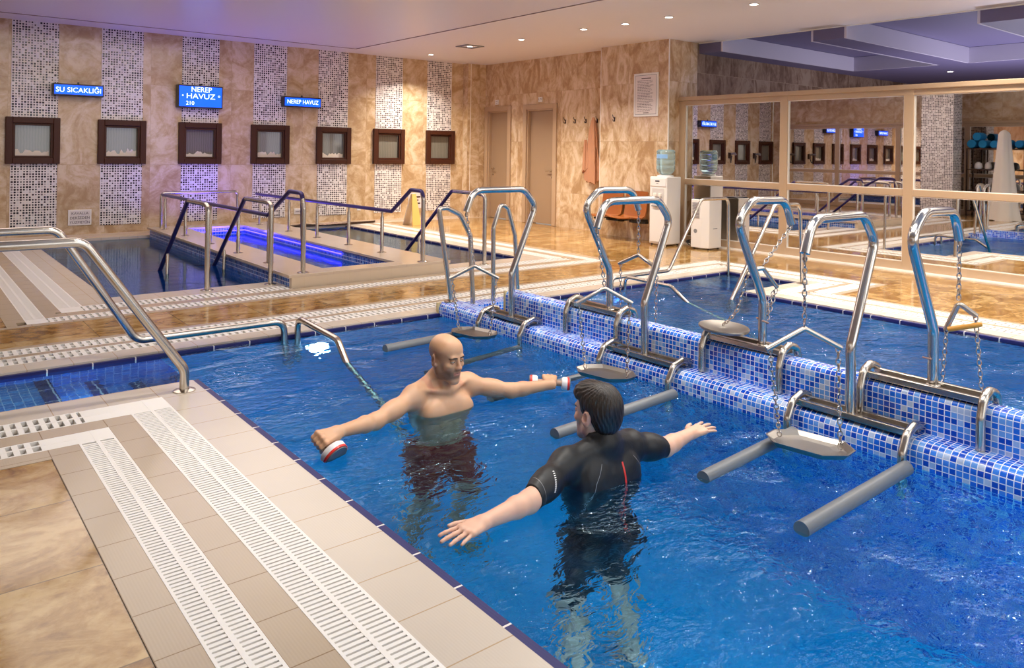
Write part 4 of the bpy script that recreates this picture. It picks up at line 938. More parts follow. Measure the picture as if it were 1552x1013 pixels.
# water dispenser with bottle
t = thing('water_dispenser', (8.87, 7.36, 0), 'tall white water dispenser with two taps against the marble pier', 'water dispenser')
x0, x1, y0, y1 = 8.67, 8.99, 7.22, 7.54
obj('body', boxes((x0, x1, y0, y1, .02, 1.0)), 'white_plastic', t, bevel=.014, segs=3)
obj('front_panel', boxes((x0 - .008, x0 + .002, y0 + .02, y1 - .02, .05, .52), (x0 - .008, x0 + .002, y0 + .02, y1 - .02, .86, .975)), 'white_plastic', t, bevel=.004)
al = obj('tap_alcove', boxes((x0 - .003, x0 + .001, y0 + .05, y1 - .05, .56, .83)), plain('alcove_grey', (.62, .59, .57), .35), t)
for yy in (y0 + .11, y1 - .11): obj('tap', boxes((x0 - .035, x0 + .001, yy - .018, yy + .018, .715, .76), (x0 - .03, x0 - .012, yy - .009, yy + .009, .69, .715)), 'white_trim', t, bevel=.005)
obj('drip_tray', boxes((x0 - .03, x0 + .001, y0 + .06, y1 - .06, .565, .58)), 'grey_plastic', t)
obj('emblem', boxes((x0 - .0095, x0 - .0078, y1 - .19, y1 - .11, .925, .945), (x0 - .0095, x0 - .0078, y1 - .17, y1 - .13, .895, .9)), 'black_plastic', t)
for (xx, yy) in ((x0 + .03, y0 + .03), (x0 + .03, y1 - .03), (x1 - .03, y0 + .03), (x1 - .03, y1 - .03)): obj('foot', lathe(G(), [(.015, 0), (.015, .021)], (xx, yy, 0), n=10), 'black_plastic', t)
obj('bottle_collar', lathe(G(), [(.12, 0), (.12, .015), (.08, .03)], (8.83, 7.38, 1.0), n=24), 'white_plastic', t, smooth=True)
t = thing('water_bottle', (8.83, 7.38, 1.03), 'blue water bottle upside down on top of the dispenser', 'water bottle')
obj('bottle_body', lathe(G(), [(.05, .0), (.09, .015), (.125, .05), (.135, .09), (.137, .13), (.130, .14), (.137, .15), (.137, .215), (.130, .225), (.137, .235), (.137, .30), (.131, .31), (.137, .32), (.137, .345), (.115, .37), (.02, .372)], (8.83, 7.38, 1.025), n=32), 'bottle_blue', t, smooth=True)
lb = G(); 
for k in range(8):
    a0, a1 = math.radians(150 + k * 10), math.radians(160 + k * 10); c_, s_ = math.cos, math.sin; R_ = .1385
    add(lb, [(8.83 + R_ * c_(a0), 7.38 + R_ * s_(a0), 1.265), (8.83 + R_ * c_(a1), 7.38 + R_ * s_(a1), 1.265), (8.83 + R_ * c_(a1), 7.38 + R_ * s_(a1), 1.325), (8.83 + R_ * c_(a0), 7.38 + R_ * s_(a0), 1.325)], [(0, 1, 2, 3)])
obj('bottle_label', lb, plain('label_blue', (.25, .45, .75), .4), t)
# air cooler
t = thing('air_cooler', (9.0, 6.70, 0), 'low white dehumidifier cabinet with a louvred grille by the mirrors', 'dehumidifier')
g = G(); pl_ = [(8.82, 6.90), (8.82, 6.72), (8.86, 6.615), (9.14, 6.615), (9.16, 6.90)]; n = len(pl_)
add(g, [(p[0], p[1], .02) for p in pl_] + [(p[0], p[1], .70) for p in pl_], [tuple(range(n))[::-1], tuple(range(n, 2 * n))] + [(i, (i + 1) % n, n + (i + 1) % n, n + i) for i in range(n)])
obj('cabinet', g, 'white_plastic', t, bevel=.008)
obj('lid', boxes((8.86, 9.13, 6.65, 6.88, .70, .715)), 'black_plastic', t, bevel=.004)
g = G()
for i in range(11): box(g, 8.813, 8.821, 6.755, 6.875, .44 + i * .0205, .449 + i * .0205)
obj('louvre_grille', g, 'grey_plastic', t); obj('badge', lathe(G(), [(.03, 0), (.03, .003)], (8.821, 6.82, .255), (-1, 0, 0), 16), 'grey_plastic', t)
obj('logo_strip', boxes((8.95, 9.04, 6.611, 6.616, .29, .298)), 'grey_plastic', t)
for (xx, yy) in ((8.86, 6.87), (8.89, 6.65), (9.11, 6.65)): obj('foot', lathe(G(), [(.014, 0), (.014, .021)], (xx, yy, 0), n=10), 'black_plastic', t)
rnd = random.Random(2); pts = [(9.05 + rnd.uniform(-.1, .1), 7.02 + rnd.uniform(-.06, .12), .015 + .10 * abs(math.sin(i * 1.3)) * rnd.random()) for i in range(16)]
obj('power_cable', tube([(9.1, 6.91, .06)] + pts + [(9.12, 7.2, .03)], .008, .04, 6), 'black_plastic', label='black tangled power cable on the floor between dispenser and dehumidifier', cat='cable', smooth=True)

# ================================================================== seen only in the mirrors: pillar, shelf with rolled mats, draped stand
struct('wall_pillar', boxes((-.33, .14, 7.26, 7.95, 0, CEIL)), 'stripe_mosaic')
sx0, sx1, sy0, sy1 = -.80, -.42, 5.60, 7.20
t = thing('shelf_unit', ((sx0 + sx1) / 2, (sy0 + sy1) / 2, 0), 'dark metal shelf unit seen in the mirror beside the mosaic pillar', 'shelf')
for (a, b_) in ((sx0, sy0), (sx0, sy1 - .03), (sx1 - .03, sy0), (sx1 - .03, sy1 - .03), (sx1 - .03, (sy0 + sy1) / 2)): obj('upright', boxes((a, a + .03, b_, b_ + .03, 0, 1.55)), 'hook_metal', t)
for z in (.12, .58, 1.06, 1.53): obj('shelf_board', boxes((sx0, sx1, sy0, sy1, z, z + .022)), 'hook_metal', t)
for k, (y, z) in enumerate([(7.10, 1.655), (6.87, 1.65), (6.64, 1.645), (6.41, 1.655), (6.99, 1.82), (6.15, 1.65), (5.9, 1.65)]):
    r = .10 - .008 * (k % 3)
    obj('rolled_mat', lathe(G(), [(.02, 0), (r * .9, 0), (r, .02), (r, .34), (r * .9, .36), (.02, .36)], (sx0, y, z), (1, .0, 0), 24), 'blue_towel', smooth=True,
        label=['blue rolled mat at the pillar end of the shelf top, lower row', 'blue rolled mat, second from the pillar on the shelf top', 'blue rolled mat, third from the pillar on the shelf top', 'blue rolled mat on the shelf top just beside the white draped stand', 'blue rolled mat lying on top of the others', 'blue rolled mat behind the white draped stand', 'blue rolled mat on the shelf top past the white draped stand'][k], cat='rolled mat', group='blue rolled mats on the shelf top')
for k, (y, z, r) in enumerate([(7.0, 1.082, .08), (6.8, 1.082, .07), (6.55, 1.082, .09), (6.95, .602, .10), (6.55, .602, .11), (6.8, .142, .10)]):
    obj('bundle', lathe(G(), [(.3 * r, 0), (r, .01), (r * 1.05, .06), (r * .8, .13), (r * .3, .16)], (-.6, y, z), (0, 0, 1), 14), ['foam_white', 'paper', 'foam_grey', 'white_cloth', 'foam_white', 'label_blue'][k], smooth=True,
        label=['grey-white bundle on the third shelf, pillar end', 'pale bundle in the middle of the third shelf', 'grey bundle at the far side of the third shelf', 'cloth bundle on the second shelf, pillar end', 'large white bundle on the second shelf', 'bluish bundle on the lowest shelf'][k], cat='bundle', group='bundles on the shelf unit')
t = thing('draped_stand', (.02, 6.28, 0), 'tall stand wholly draped in off-white cloth, seen in the mirror', 'draped stand')
obj('drape', cloth_lathe(.02, 6.28, 1.95, .0, lambda t: ((.02 + 2.6 * t) if t < .035 else (.11 + .19 * (t - .035) ** 1.1 + .05 * max(0, t - .85) * 3), .10 if t > .03 else .02), seed=9, n=72, m_=40), 'white_cloth', t, smooth=True)

# ================================================================== PEOPLE
class SDF:
    """smooth union of rounded cones and ellipsoids on a sparse grid, turned into one continuous skin by surface nets"""
    def __init__(s, lo, hi, h):
        s.lo = np.array(lo, float); s.h = h; s.n = np.ceil((np.array(hi) - s.lo) / h).astype(int) + 1
        s.f = np.full(s.n, 1.0, np.float32); s.ax = [s.lo[i] + h * np.arange(s.n[i]) for i in range(3)]
    def region(s, a, b):
        i0 = np.clip(np.floor((np.array(a) - s.lo) / s.h).astype(int), 0, s.n - 1); i1 = np.clip(np.ceil((np.array(b) - s.lo) / s.h).astype(int) + 1, 1, s.n)
        sl = tuple(slice(i0[k], i1[k]) for k in range(3)); X = np.meshgrid(*[s.ax[k][sl[k]].astype(np.float32) for k in range(3)], indexing='ij', sparse=True); return sl, X
    def blend(s, sl, d, k, op='u'):
        f = s.f[sl]
        if op == 'u':
            if k <= 0: s.f[sl] = np.minimum(f, d); return
            h = np.maximum(k - np.abs(f - d), 0) / k; s.f[sl] = np.minimum(f, d) - h * h * k * .25
        else:
            d = -d
            if k <= 0: s.f[sl] = np.maximum(f, d); return
            h = np.maximum(k - np.abs(f - d), 0) / k; s.f[sl] = np.maximum(f, d) + h * h * k * .25
    def cone(s, a, b, ra, rb, k=.02, op='u'):
        a = np.array(a, float); b = np.array(b, float); R = max(ra, rb) + k + 3 * s.h
        sl, X = s.region(np.minimum(a, b) - R, np.maximum(a, b) + R); ba = b - a; L2 = ba @ ba
        p = [X[i] - a[i] for i in range(3)]
        t = np.clip((p[0] * ba[0] + p[1] * ba[1] + p[2] * ba[2]) / max(L2, 1e-9), 0, 1)
        d = np.sqrt((p[0] - t * ba[0]) ** 2 + (p[1] - t * ba[1]) ** 2 + (p[2] - t * ba[2]) ** 2) - (ra + (rb - ra) * t)
        s.blend(sl, d, k, op)
    def ell(s, c, r, k=.02, op='u', M=None):
        c = np.array(c, float); r = np.array(r, float); R = r.max() + k + 3 * s.h; sl, X = s.region(c - R, c + R)
        p = [X[i] - c[i] for i in range(3)]
        if M is not None: p = [M[0][j] * p[0] + M[1][j] * p[1] + M[2][j] * p[2] for j in range(3)]   # columns of M are the axes
        k0 = np.sqrt((p[0] / r[0]) ** 2 + (p[1] / r[1]) ** 2 + (p[2] / r[2]) ** 2); k1 = np.sqrt((p[0] / r[0] ** 2) ** 2 + (p[1] / r[1] ** 2) ** 2 + (p[2] / r[2] ** 2) ** 2) + 1e-9
        s.blend(sl, k0 * (k0 - 1) / k1, k, op)
    def mesh(s):
        f = s.f; neg = f < 0; n = s.n
        c = [neg[i:n[0] - 1 + i, j:n[1] - 1 + j, k:n[2] - 1 + k] for i in (0, 1) for j in (0, 1) for k in (0, 1)]
        cnt = sum(v.astype(np.int8) for v in c); act = np.argwhere((cnt > 0) & (cnt < 8)); del c, cnt
        I, J, K = act.T; acc = np.zeros((len(act), 3)); num = np.zeros(len(act))
        cor = [(i, j, k) for i in (0, 1) for j in (0, 1) for k in (0, 1)]; val = {q: f[I + q[0], J + q[1], K + q[2]].astype(float) for q in cor}
        for q in cor:
            for ax in range(3):
                if q[ax]: continue
                q2 = list(q); q2[ax] = 1; q2 = tuple(q2); a, b = val[q], val[q2]; m_ = (a < 0) != (b < 0)
                t = np.where(m_, a / np.where(m_, a - b, 1), 0); P = np.tile(np.array(q, float), (len(act), 1)); P[:, ax] += t
                acc += P * m_[:, None]; num += m_
        V = (act + acc / num[:, None]) * s.h + s.lo
        idx = np.full(n, -1, np.int32); idx[I, J, K] = np.arange(len(act)); F = []
        for ax in range(3):
            a = [slice(None)] * 3; b = [slice(None)] * 3; a[ax] = slice(0, -1); b[ax] = slice(1, None)
            ed = np.argwhere(neg[tuple(a)] != neg[tuple(b)]); u_, v_ = [(1, 2), (2, 0), (0, 1)][ax]
            ed = ed[(ed[:, u_] > 0) & (ed[:, v_] > 0)]; e = np.eye(3, dtype=int)
            q = [idx[tuple((ed - du * e[u_] - dv * e[v_]).T)] for du, dv in ((0, 0), (1, 0), (1, 1), (0, 1))]
            fl = neg[tuple(ed.T)]; Q = np.stack(q, 1); Q[~fl] = Q[~fl][:, ::-1]; F.append(Q[(Q >= 0).all(1)])
        return V, np.concatenate(F)
def smooth_mesh(V, F, it, lam=.5, w_=None):
    E_ = np.concatenate([F[:, [0, 1]], F[:, [1, 2]], F[:, [2, 3]], F[:, [3, 0]]]); deg = np.bincount(E_.ravel(), minlength=len(V))[:, None]
    for i in range(it):
        acc = np.zeros_like(V)
        for k in range(3): acc[:, k] = np.bincount(E_[:, 0], V[E_[:, 1], k], len(V)) + np.bincount(E_[:, 1], V[E_[:, 0], k], len(V))
        d = (acc / deg - V) * lam
        V = V + (d if w_ is None else d * w_)
    return V
def skin_obj(name, V, F, mat, parent, attr=None):
    me = bpy.data.meshes.new(name); P = np.array(parent.location); Vl = V - P
    me.vertices.add(len(V)); me.vertices.foreach_set('co', Vl.astype(np.float32).ravel())
    me.loops.add(F.size); me.loops.foreach_set('vertex_index', F.astype(np.int32).ravel())
    me.polygons.add(len(F)); me.polygons.foreach_set('loop_start', np.arange(0, F.size, 4, dtype=np.int32)); me.polygons.foreach_set('loop_total', np.full(len(F), 4, np.int32))
    me.update(calc_edges=True); me.validate(); me.polygons.foreach_set('use_smooth', [True] * len(me.polygons))
    if attr:
        for an, av in attr.items():
            a = me.attributes.new(an, 'FLOAT', 'POINT'); a.data.foreach_set('value', av.astype(np.float32))
    o = bpy.data.objects.new(name, me); C.objects.link(o); o.parent = parent; me.materials.append(MATS[mat]); return o

def skin_mat(name, base, red, hairc):
    mt, nt, b = newmat(name)
    tc = N(nt, 'ShaderNodeTexCoord'); n = N(nt, 'ShaderNodeTexNoise'); n.inputs['Scale'].default_value = 14; n.inputs['Detail'].default_value = 4; nt.links.new(tc.outputs['Object'], n.inputs[0])
    n3 = N(nt, 'ShaderNodeTexNoise'); n3.inputs['Scale'].default_value = 420; n3.inputs['Detail'].default_value = 2; nt.links.new(tc.outputs['Object'], n3.inputs[0])
    col = mixc(nt, mth(nt, 'MULTIPLY', n.outputs[0], .55), base, tuple(c * d for c, d in zip(base, (.93, .80, .74))))
    a1 = N(nt, 'ShaderNodeAttribute', attribute_name='red'); col = mixc(nt, a1.outputs['Fac'], col, red)
    a2 = N(nt, 'ShaderNodeAttribute', attribute_name='stubble')
    fac = mth(nt, 'MULTIPLY', a2.outputs['Fac'], mth(nt, 'ADD', .45, mth(nt, 'MULTIPLY', n3.outputs[0], .8)))
    col = mixc(nt, fac, col, hairc); nt.links.new(col, b.inputs['Base Color'])
    b.inputs['Roughness'].default_value = .42; b.inputs['Specular IOR Level'].default_value = .45
    b.inputs['Subsurface Weight'].default_value = .18; b.inputs['Subsurface Radius'].default_value = (.012, .005, .003); b.inputs['Subsurface Scale'].default_value = 1.0
    bp = N(nt, 'ShaderNodeBump'); bp.inputs['Strength'].default_value = .12; bp.inputs['Distance'].default_value = .001; nt.links.new(n3.outputs[0], bp.inputs['Height']); nt.links.new(bp.outputs[0], b.inputs['Normal'])
    return mt
skin_mat('skin_tan', (.62, .37, .225), (.50, .17, .13), (.045, .028, .022))
skin_mat('skin_fair', (.74, .455, .33), (.66, .28, .22), (.05, .03, .02))
plain('eye_white', (.80, .77, .74), .15); plain('iris', (.05, .025, .012), .1); plain('lip', (.46, .17, .13), .4)
mt, nt, b = newmat('hair_dark'); tc = N(nt, 'ShaderNodeTexCoord'); mp = N(nt, 'ShaderNodeMapping'); mp.inputs['Scale'].default_value = (180, 60, 22); nt.links.new(tc.outputs['Object'], mp.inputs[0])
n = N(nt, 'ShaderNodeTexNoise'); n.inputs['Scale'].default_value = 1; n.inputs['Detail'].default_value = 5; nt.links.new(mp.outputs[0], n.inputs[0])
nt.links.new(ramp(nt, n.outputs[0], [(.35, (.006, .004, .003)), (.6, (.022, .012, .008)), (.8, (.05, .03, .02))]), b.inputs['Base Color']); b.inputs['Roughness'].default_value = .38
bp = N(nt, 'ShaderNodeBump'); bp.inputs['Strength'].default_value = .6; bp.inputs['Distance'].default_value = .004; nt.links.new(n.outputs[0], bp.inputs['Height']); nt.links.new(bp.outputs[0], b.inputs['Normal'])
plain('brow_hair', (.02, .012, .009), .7)
mt = plain('neoprene', (.010, .010, .012), .42, spec=.35)
nt = mt.node_tree; b = nt.nodes['Principled BSDF']; tc = N(nt, 'ShaderNodeTexCoord'); n = N(nt, 'ShaderNodeTexNoise'); n.inputs['Scale'].default_value = 16; n.inputs['Detail'].default_value = 3; n.inputs['Distortion'].default_value = 1.0
nt.links.new(tc.outputs['Object'], n.inputs[0]); bp = N(nt, 'ShaderNodeBump'); bp.inputs['Strength'].default_value = .2; bp.inputs['Distance'].default_value = .012; nt.links.new(n.outputs[0], bp.inputs['Height']); nt.links.new(bp.outputs[0], b.inputs['Normal'])
mt = plain('trunks_red', (.30, .014, .014), .8)

def frame(yaw, pitch=0.0):
    """local axes: x to the figure's left-right, -y is where it faces"""
    return (Matrix.Rotation(yaw, 3, 'Z') @ Matrix.Rotation(pitch, 3, 'X'))
class Body:
    def __init__(s, origin, yaw, lo, hi, h=.004):
        s.o = Vector(origin); s.R = frame(yaw); s.h = h; s.prims = []
        s.lo, s.hi = lo, hi
    def W(s, p): return tuple(s.o + s.R @ Vector(p))
    def cone(s, a, b, ra, rb, k=.02, part='t', op='u', world=False):
        s.prims.append(('c', a if world else s.W(a), b if world else s.W(b), ra, rb, k, part, op))
    def ell(s, c, r, k=.02, part='t', op='u', M=None, world=False):
        MM = (M if M is not None else s.R); s.prims.append(('e', c if world else s.W(c), r, None, MM, k, part, op))
    def eval(s, parts, grow=0.0, lo=None, hi=None, h=None):
        S_ = SDF(lo or s.lo, hi or s.hi, h or s.h)
        for pr_ in s.prims:
            if pr_[6] not in parts: continue
            if pr_[0] == 'c': S_.cone(pr_[1], pr_[2], pr_[3] + grow, pr_[4] + grow, pr_[5], pr_[7])
            else: S_.ell(pr_[1], tuple(v + grow for v in pr_[2]), pr_[5], pr_[7], [list(r_) for r_ in pr_[4]])
        return S_
def torso(B, fat=1.0):
    for s in (-1, 1):
        B.cone((0, .035, .055), (s * .165, .012, .008), .050, .046, .04, 't'); B.ell((s * .182, 0, -.012), (.062, .060, .068), .03, 't')
        B.ell((s * .072, -.066, -.095), (.088, .042, .062), .03, 't'); B.ell((s * .115, .02, -.17), (.058, .082, .15), .04, 't')
        B.ell((s * .085, .075, -.085), (.075, .035, .085), .04, 't')           # shoulder blades
        B.cone((s * .015, -.070, .010), (s * .15, -.030, .030), .008, .008, .022, 't')   # collar bones
        B.ell((s * .08, .065, -.56), (.088, .078, .09), .04, 'p')
    B.ell((0, .005, -.15), (.155 * fat, .105, .19), .05, 't'); B.ell((0, .0, -.34), (.142 * fat, .095, .15), .05, 't'); B.ell((0, .008, -.50), (.162 * fat, .105, .115), .05, 'p')
    for z in (-.25, -.32, -.39): 
        for s in (-1, 1): B.ell((s * .034, -.088, z), (.032, .016, .034), .012, 't')
    B.cone((0, .085, -.05), (0, .085, -.42), .012, .012, .03, 't', 'u')
def legs(B, k1=(.10, -.03, -.97), k2=(-.10, -.03, -.97), a1=(.11, .03, -1.36), a2=(-.11, .03, -1.36)):
    for s, kn, an in ((1, k1, a1), (-1, k2, a2)):
        hip = (s * .088, .01, -.56); B.cone(hip, kn, .094, .058, .05, 'l'); kn = Vector(kn); an = Vector(an)
        B.ell(tuple(kn + Vector((0, -.012, 0))), (.052, .055, .06), .03, 'l'); cf = kn + (an - kn) * .32 + Vector((0, .028, 0))
        B.cone(tuple(kn), tuple(cf), .050, .058, .03, 'l'); B.cone(tuple(cf), tuple(an), .055, .036, .03, 'l')
        B.cone(tuple(an), tuple(an + Vector((0, .03, -.045))), .036, .032, .02, 'l'); B.cone(tuple(an + Vector((0, .02, -.045))), tuple(an + Vector((s * .03, -.14, -.06))), .034, .026, .03, 'l')
        for q in range(5): B.cone(tuple(an + Vector((s * (.045 - .018 * q), -.12, -.062))), tuple(an + Vector((s * (.052 - .019 * q), -.175 + .008 * q, -.068))), .013, .010, .008, 'l')
def head(B, base, yaw, pitch, roll=0.0, hair=False):
    """base: head centre in world; yaw 0 faces -Y"""
    R = Matrix.Rotation(yaw, 3, 'Z') @ Matrix.Rotation(pitch, 3, 'X') @ Matrix.Rotation(roll, 3, 'Y'); base = Vector(base)
    P = lambda *p: tuple(base + R @ Vector(p))
    def e(c, r, k, op='u', part='h'): B.ell(P(*c), r, k, part, op, M=R, world=True)
    def c(a, b, ra, rb, k, op='u', part='h'): B.cone(P(*a), P(*b), ra, rb, k, part, op, world=True)
    e((0, .022, .040), (.0745, .094, .082), .02); e((0, -.030, .045), (.064, .052, .062), .03); e((0, -.022, -.035), (.058, .062, .075), .03)
    c((0, -.066, -.102), (0, -.060, -.095), .021, .024, .02)
    for s in (-1, 1):
        c((s * .014, -.064, -.102), (s * .050, -.005, -.062), .018, .018, .02); c((s * .050, -.005, -.062), (s * .058, .012, -.015), .018, .018, .02)
        e((s * .040, -.062, -.022), (.020, .020, .018), .02); e((s * .026, -.0785, .0255), (.021, .0115, .009), .014)
        e((s * .031, -.0915, .005), (.0165, .0125, .0105), .010, 'd')
        e((s * .0115, -.094, -.030), (.0080, .0095, .0075), .006)
        # ear
        Re = R @ Matrix.Rotation(s * .6, 3, 'Z'); B.ell(P(s * .084, .016, -.002), (.0085, .0215, .034), .006, 'h', 'u', M=Re, world=True); B.ell(P(s * .092, .010, .004), (.005, .010, .018), .004, 'h', 'd', M=Re, world=True)
        B.ell(P(s * .077, .004, -.028), (.006, .009, .010), .006, 'h', 'u', M=Re, world=True)
    c((0, -.083, .014), (0, -.102, -.025), .0070, .0095, .014); e((0, -.101, -.030), (.0100, .0105, .0080), .008)
    e((0, -.069, -.060), (.034, .017, .026), .02); c((-.018, -.0808, -.0570), (.018, -.0808, -.0570), .0050, .0050, .008); c((0, -.084, -.0572), (0, -.084, -.0572), .0045, .0045, .006); c((-.014, -.0815, -.0662), (.014, -.0815, -.0662), .0058, .0058, .008); 
    e((0, -.089, -.0615), (.023, .006, .0013), .003, 'd')
    return R, P
def neck(B, hc, R, P):
    B.cone(B.W((0, .030, -.01)), P(0, .028, -.045), .055, .047, .03, 'n', world=True)
    for s in (-1, 1): B.cone(B.W((s * .012, -.055, .02)), P(s * .052, .015, -.045), .013, .014, .02, 'n', world=True)
def arm(B, sh, el, wr, r=(.049, .040, .038, .026)):
    sh, el, wr = Vector(sh), Vector(el), Vector(wr)
    B.cone(tuple(sh), tuple(el), r[0], r[1] - .003, .03, 'a', world=True); m1 = sh + (el - sh) * .5; B.cone(tuple(m1), tuple(m1 + (el - sh) * .1), r[0] - .004, r[0] - .006, .03, 'a', world=True)
    f1 = el + (wr - el) * .28; B.cone(tuple(el), tuple(f1), r[1] - .002, r[2], .03, 'f', world=True); B.cone(tuple(f1), tuple(wr), r[2], r[3], .02, 'f', world=True)
def hand_open(B, wr, d, n, side, curl=.12, spread=.16):
    """flat hand: d = pointing, n = back of hand, side = +1 if thumb lies on d x n"""
    wr, d, n = Vector(wr), Vector(d).normalized(), Vector(n).normalized(); n = (n - d * n.dot(d)).normalized(); l = d.cross(n) * side
    fl = [(.030, .084, .082, .0086), (.010, .090, .092, .0088), (-.011, .086, .086, .0084), (-.030, .077, .067, .0074)]
    for (o, b_, L, r) in fl:
        k = wr + d * b_ + l * o; B.cone(tuple(wr + l * o * .45 + d * .005), tuple(k), .0150, .0112, .012, 'd', world=True)
        dd = (d + l * (o * spread / .03)).normalized(); p = k
        for j, (s_, rr) in enumerate(((.42, r), (.32, r * .92), (.26, r * .84))):
            dd = (dd - n * curl * (.5 + .5 * j)).normalized(); q = p + dd * L * s_; B.cone(tuple(p), tuple(q), rr * 1.04, rr, .004, 'd', world=True); p = q
        B.cone(tuple(k + n * .003), tuple(k + n * .003 + d * .002), .0108, .0108, .005, 'd', world=True)
    B.ell(tuple(wr + d * .045), (.035, .042, .0125), .014, 'd', M=Matrix((l, d, n)).transposed(), world=True)
    p = wr + d * .018 + l * .022 - n * .004; q = p + (d * .62 + l * .75 - n * .15).normalized() * .040; r_ = q + (d * .9 + l * .42).normalized() * .032; t_ = r_ + (d * .97 + l * .22).normalized() * .026
    B.cone(tuple(p), tuple(q), .015, .012, .014, 'd', world=True); B.cone(tuple(q), tuple(r_), .0115, .0105, .004, 'd', world=True); B.cone(tuple(r_), tuple(t_), .0105, .0088, .004, 'd', world=True)
def hand_grip(B, c, a, d, n, R_=.016):
    """fist closed round a handle through c along a; d: forearm direction, n: back of hand (up)"""
    c, a, d, n = Vector(c), Vector(a).normalized(), Vector(d).normalized(), Vector(n).normalized(); d = (d - a * d.dot(a)).normalized(); n = (n - a * n.dot(a) - d * n.dot(d)).normalized()
    wr = c - d * .078 + n * .020
    for i, o in enumerate((.033, .011, -.011, -.032)):
        r = (.0098, .010, .0097, .0088)[i]; k = c + a * o + d * .022 + n * (.029 - .003 * abs(i - 1.3)); B.cone(tuple(wr + a * o * .5), tuple(k), .0155, .0112, .009, 'd', world=True); B.cone(tuple(k + n * .002), tuple(k + n * .002 + d * .003), .0118, .0118, .004, 'd', world=True)
        p1 = c + a * o + d * .040 + n * .004; p2 = c + a * o + d * .022 - n * .026; p3 = c + a * o - d * .006 - n * .027
        B.cone(tuple(k), tuple(p1), r * 1.12, r, .004, 'd', world=True); B.cone(tuple(p1), tuple(p2), r, r * .95, .004, 'd', world=True); B.cone(tuple(p2), tuple(p3), r * .93, r * .85, .004, 'd', world=True)
    s = 1
    q0 = wr + a * .026 + d * .02 - n * .008; q1 = c + a * .040 - d * .018 - n * .018; q2 = c + a * .030 + d * .012 - n * .040
    B.cone(tuple(q0), tuple(q1), .015, .012, .012, 'd', world=True); B.cone(tuple(q1), tuple(q2), .0115, .0098, .004, 'd', world=True)
    return wr
def clip(S_, planes):
    """planes: (point, normal, [box]) keep the side the normal points away from"""
    X = np.meshgrid(*[S_.ax[k].astype(np.float32) for k in range(3)], indexing='ij', sparse=True)
    for (p, n_) in planes:
        d = (X[0] - p[0]) * n_[0] + (X[1] - p[1]) * n_[1] + (X[2] - p[2]) * n_[2]
        S_.f = np.maximum(S_.f, d.astype(np.float32))
def eyes(t, P, R, look=(0, -1, 0)):
    for s in (-1, 1):
        c_ = Vector(P(s * .031, -.0745, .0045)); fr = R @ Vector((0, -1, 0)); upv = R @ Vector((0, 0, 1)); xx = R @ Vector((s, 0, 0))
        e = obj('eye', lathe(G(), [(.0118 * math.sin(a * PI / 12) + 1e-4, -.0118 * math.cos(a * PI / 12)) for a in range(13)], c_, (0, 0, 1), 20), 'eye_white', t, smooth=True)
        ld = (R @ Vector(look)).normalized(); obj('iris', lathe(G(), [(.0060, .0103), (.0054, .0114), (.002, .0121)], c_, ld, 16), 'iris', e, smooth=True)
        for (f0, f1, nm) in ((15, 120, 'upper_eyelid'), (-110, -13, 'lower_eyelid')):
            vs = []; fs = []; na, nb = 12, 10
            for r_ in (.0131, .0115):
                for i in range(na + 1):
                    th = math.radians(12 + 156 * i / na)
                    for j in range(nb + 1):
                        ph = math.radians(f0 + (f1 - f0) * j / nb); vs.append(c_ + xx * (r_ * 1.12 * math.cos(th)) + (fr * math.cos(ph) + upv * math.sin(ph)) * (r_ * math.sin(th)))
            o = (na + 1) * (nb + 1)
            for l in (0, 1):
                for i in range(na):
                    for j in range(nb): q = l * o + i * (nb + 1) + j; fs.append((q, q + 1, q + nb + 2, q + nb + 1) if l else (q, q + nb + 1, q + nb + 2, q + 1))
            for i in range(na):
                for j in (0, nb): q = i * (nb + 1) + j; fs.append((q, q + nb + 1, q + nb + 1 + o, q + o))
            obj(nm, add(G(), vs, fs), eyes.skin, t, smooth=True)
        obj('lashes', sweep(G(), [c_ + xx * (.0150 * 1.1 * math.cos(a)) + (fr * math.cos(math.radians(15)) + upv * math.sin(math.radians(15))) * (.0133 * math.sin(a)) for a in [math.radians(18 + 144 * k / 10) for k in range(11)]], .0007, 6), 'brow_hair', t)
def brows(t, P, R, V, F):
    from mathutils.bvhtree import BVHTree
    c0 = np.array(P(0, 0, 0)); near = np.linalg.norm(V - c0, axis=1) < .16; sel = near[F].all(1); bt = BVHTree.FromPolygons([tuple(v) for v in V], [tuple(f) for f in F[sel]]); dv = R @ Vector((0, 1, 0))
    for s in (-1, 1):
        pts = []
        for x, z in ((.010, .0215), (.016, .0230), (.023, .0245), (.031, .0255), (.038, .0250), (.044, .0230), (.049, .0205)):
            h = bt.ray_cast(Vector(P(s * x, -.16, z)), dv)
            if h[0] is not None: pts.append(h[0] - dv * .0002)
        if len(pts) > 3: obj('eyebrow', sweep(G(), pts, [.0026, .0034, .0036, .0034, .0030, .0024, .0014][:len(pts)], 8), 'brow_hair', t, smooth=True)

def finish(B, S_, it=2):
    V, F = S_.mesh(); V = smooth_mesh(V, F, it, .4); return V, F
def local_of(V, P, R, base):
    return (V - np.array(base)) @ np.array(R)

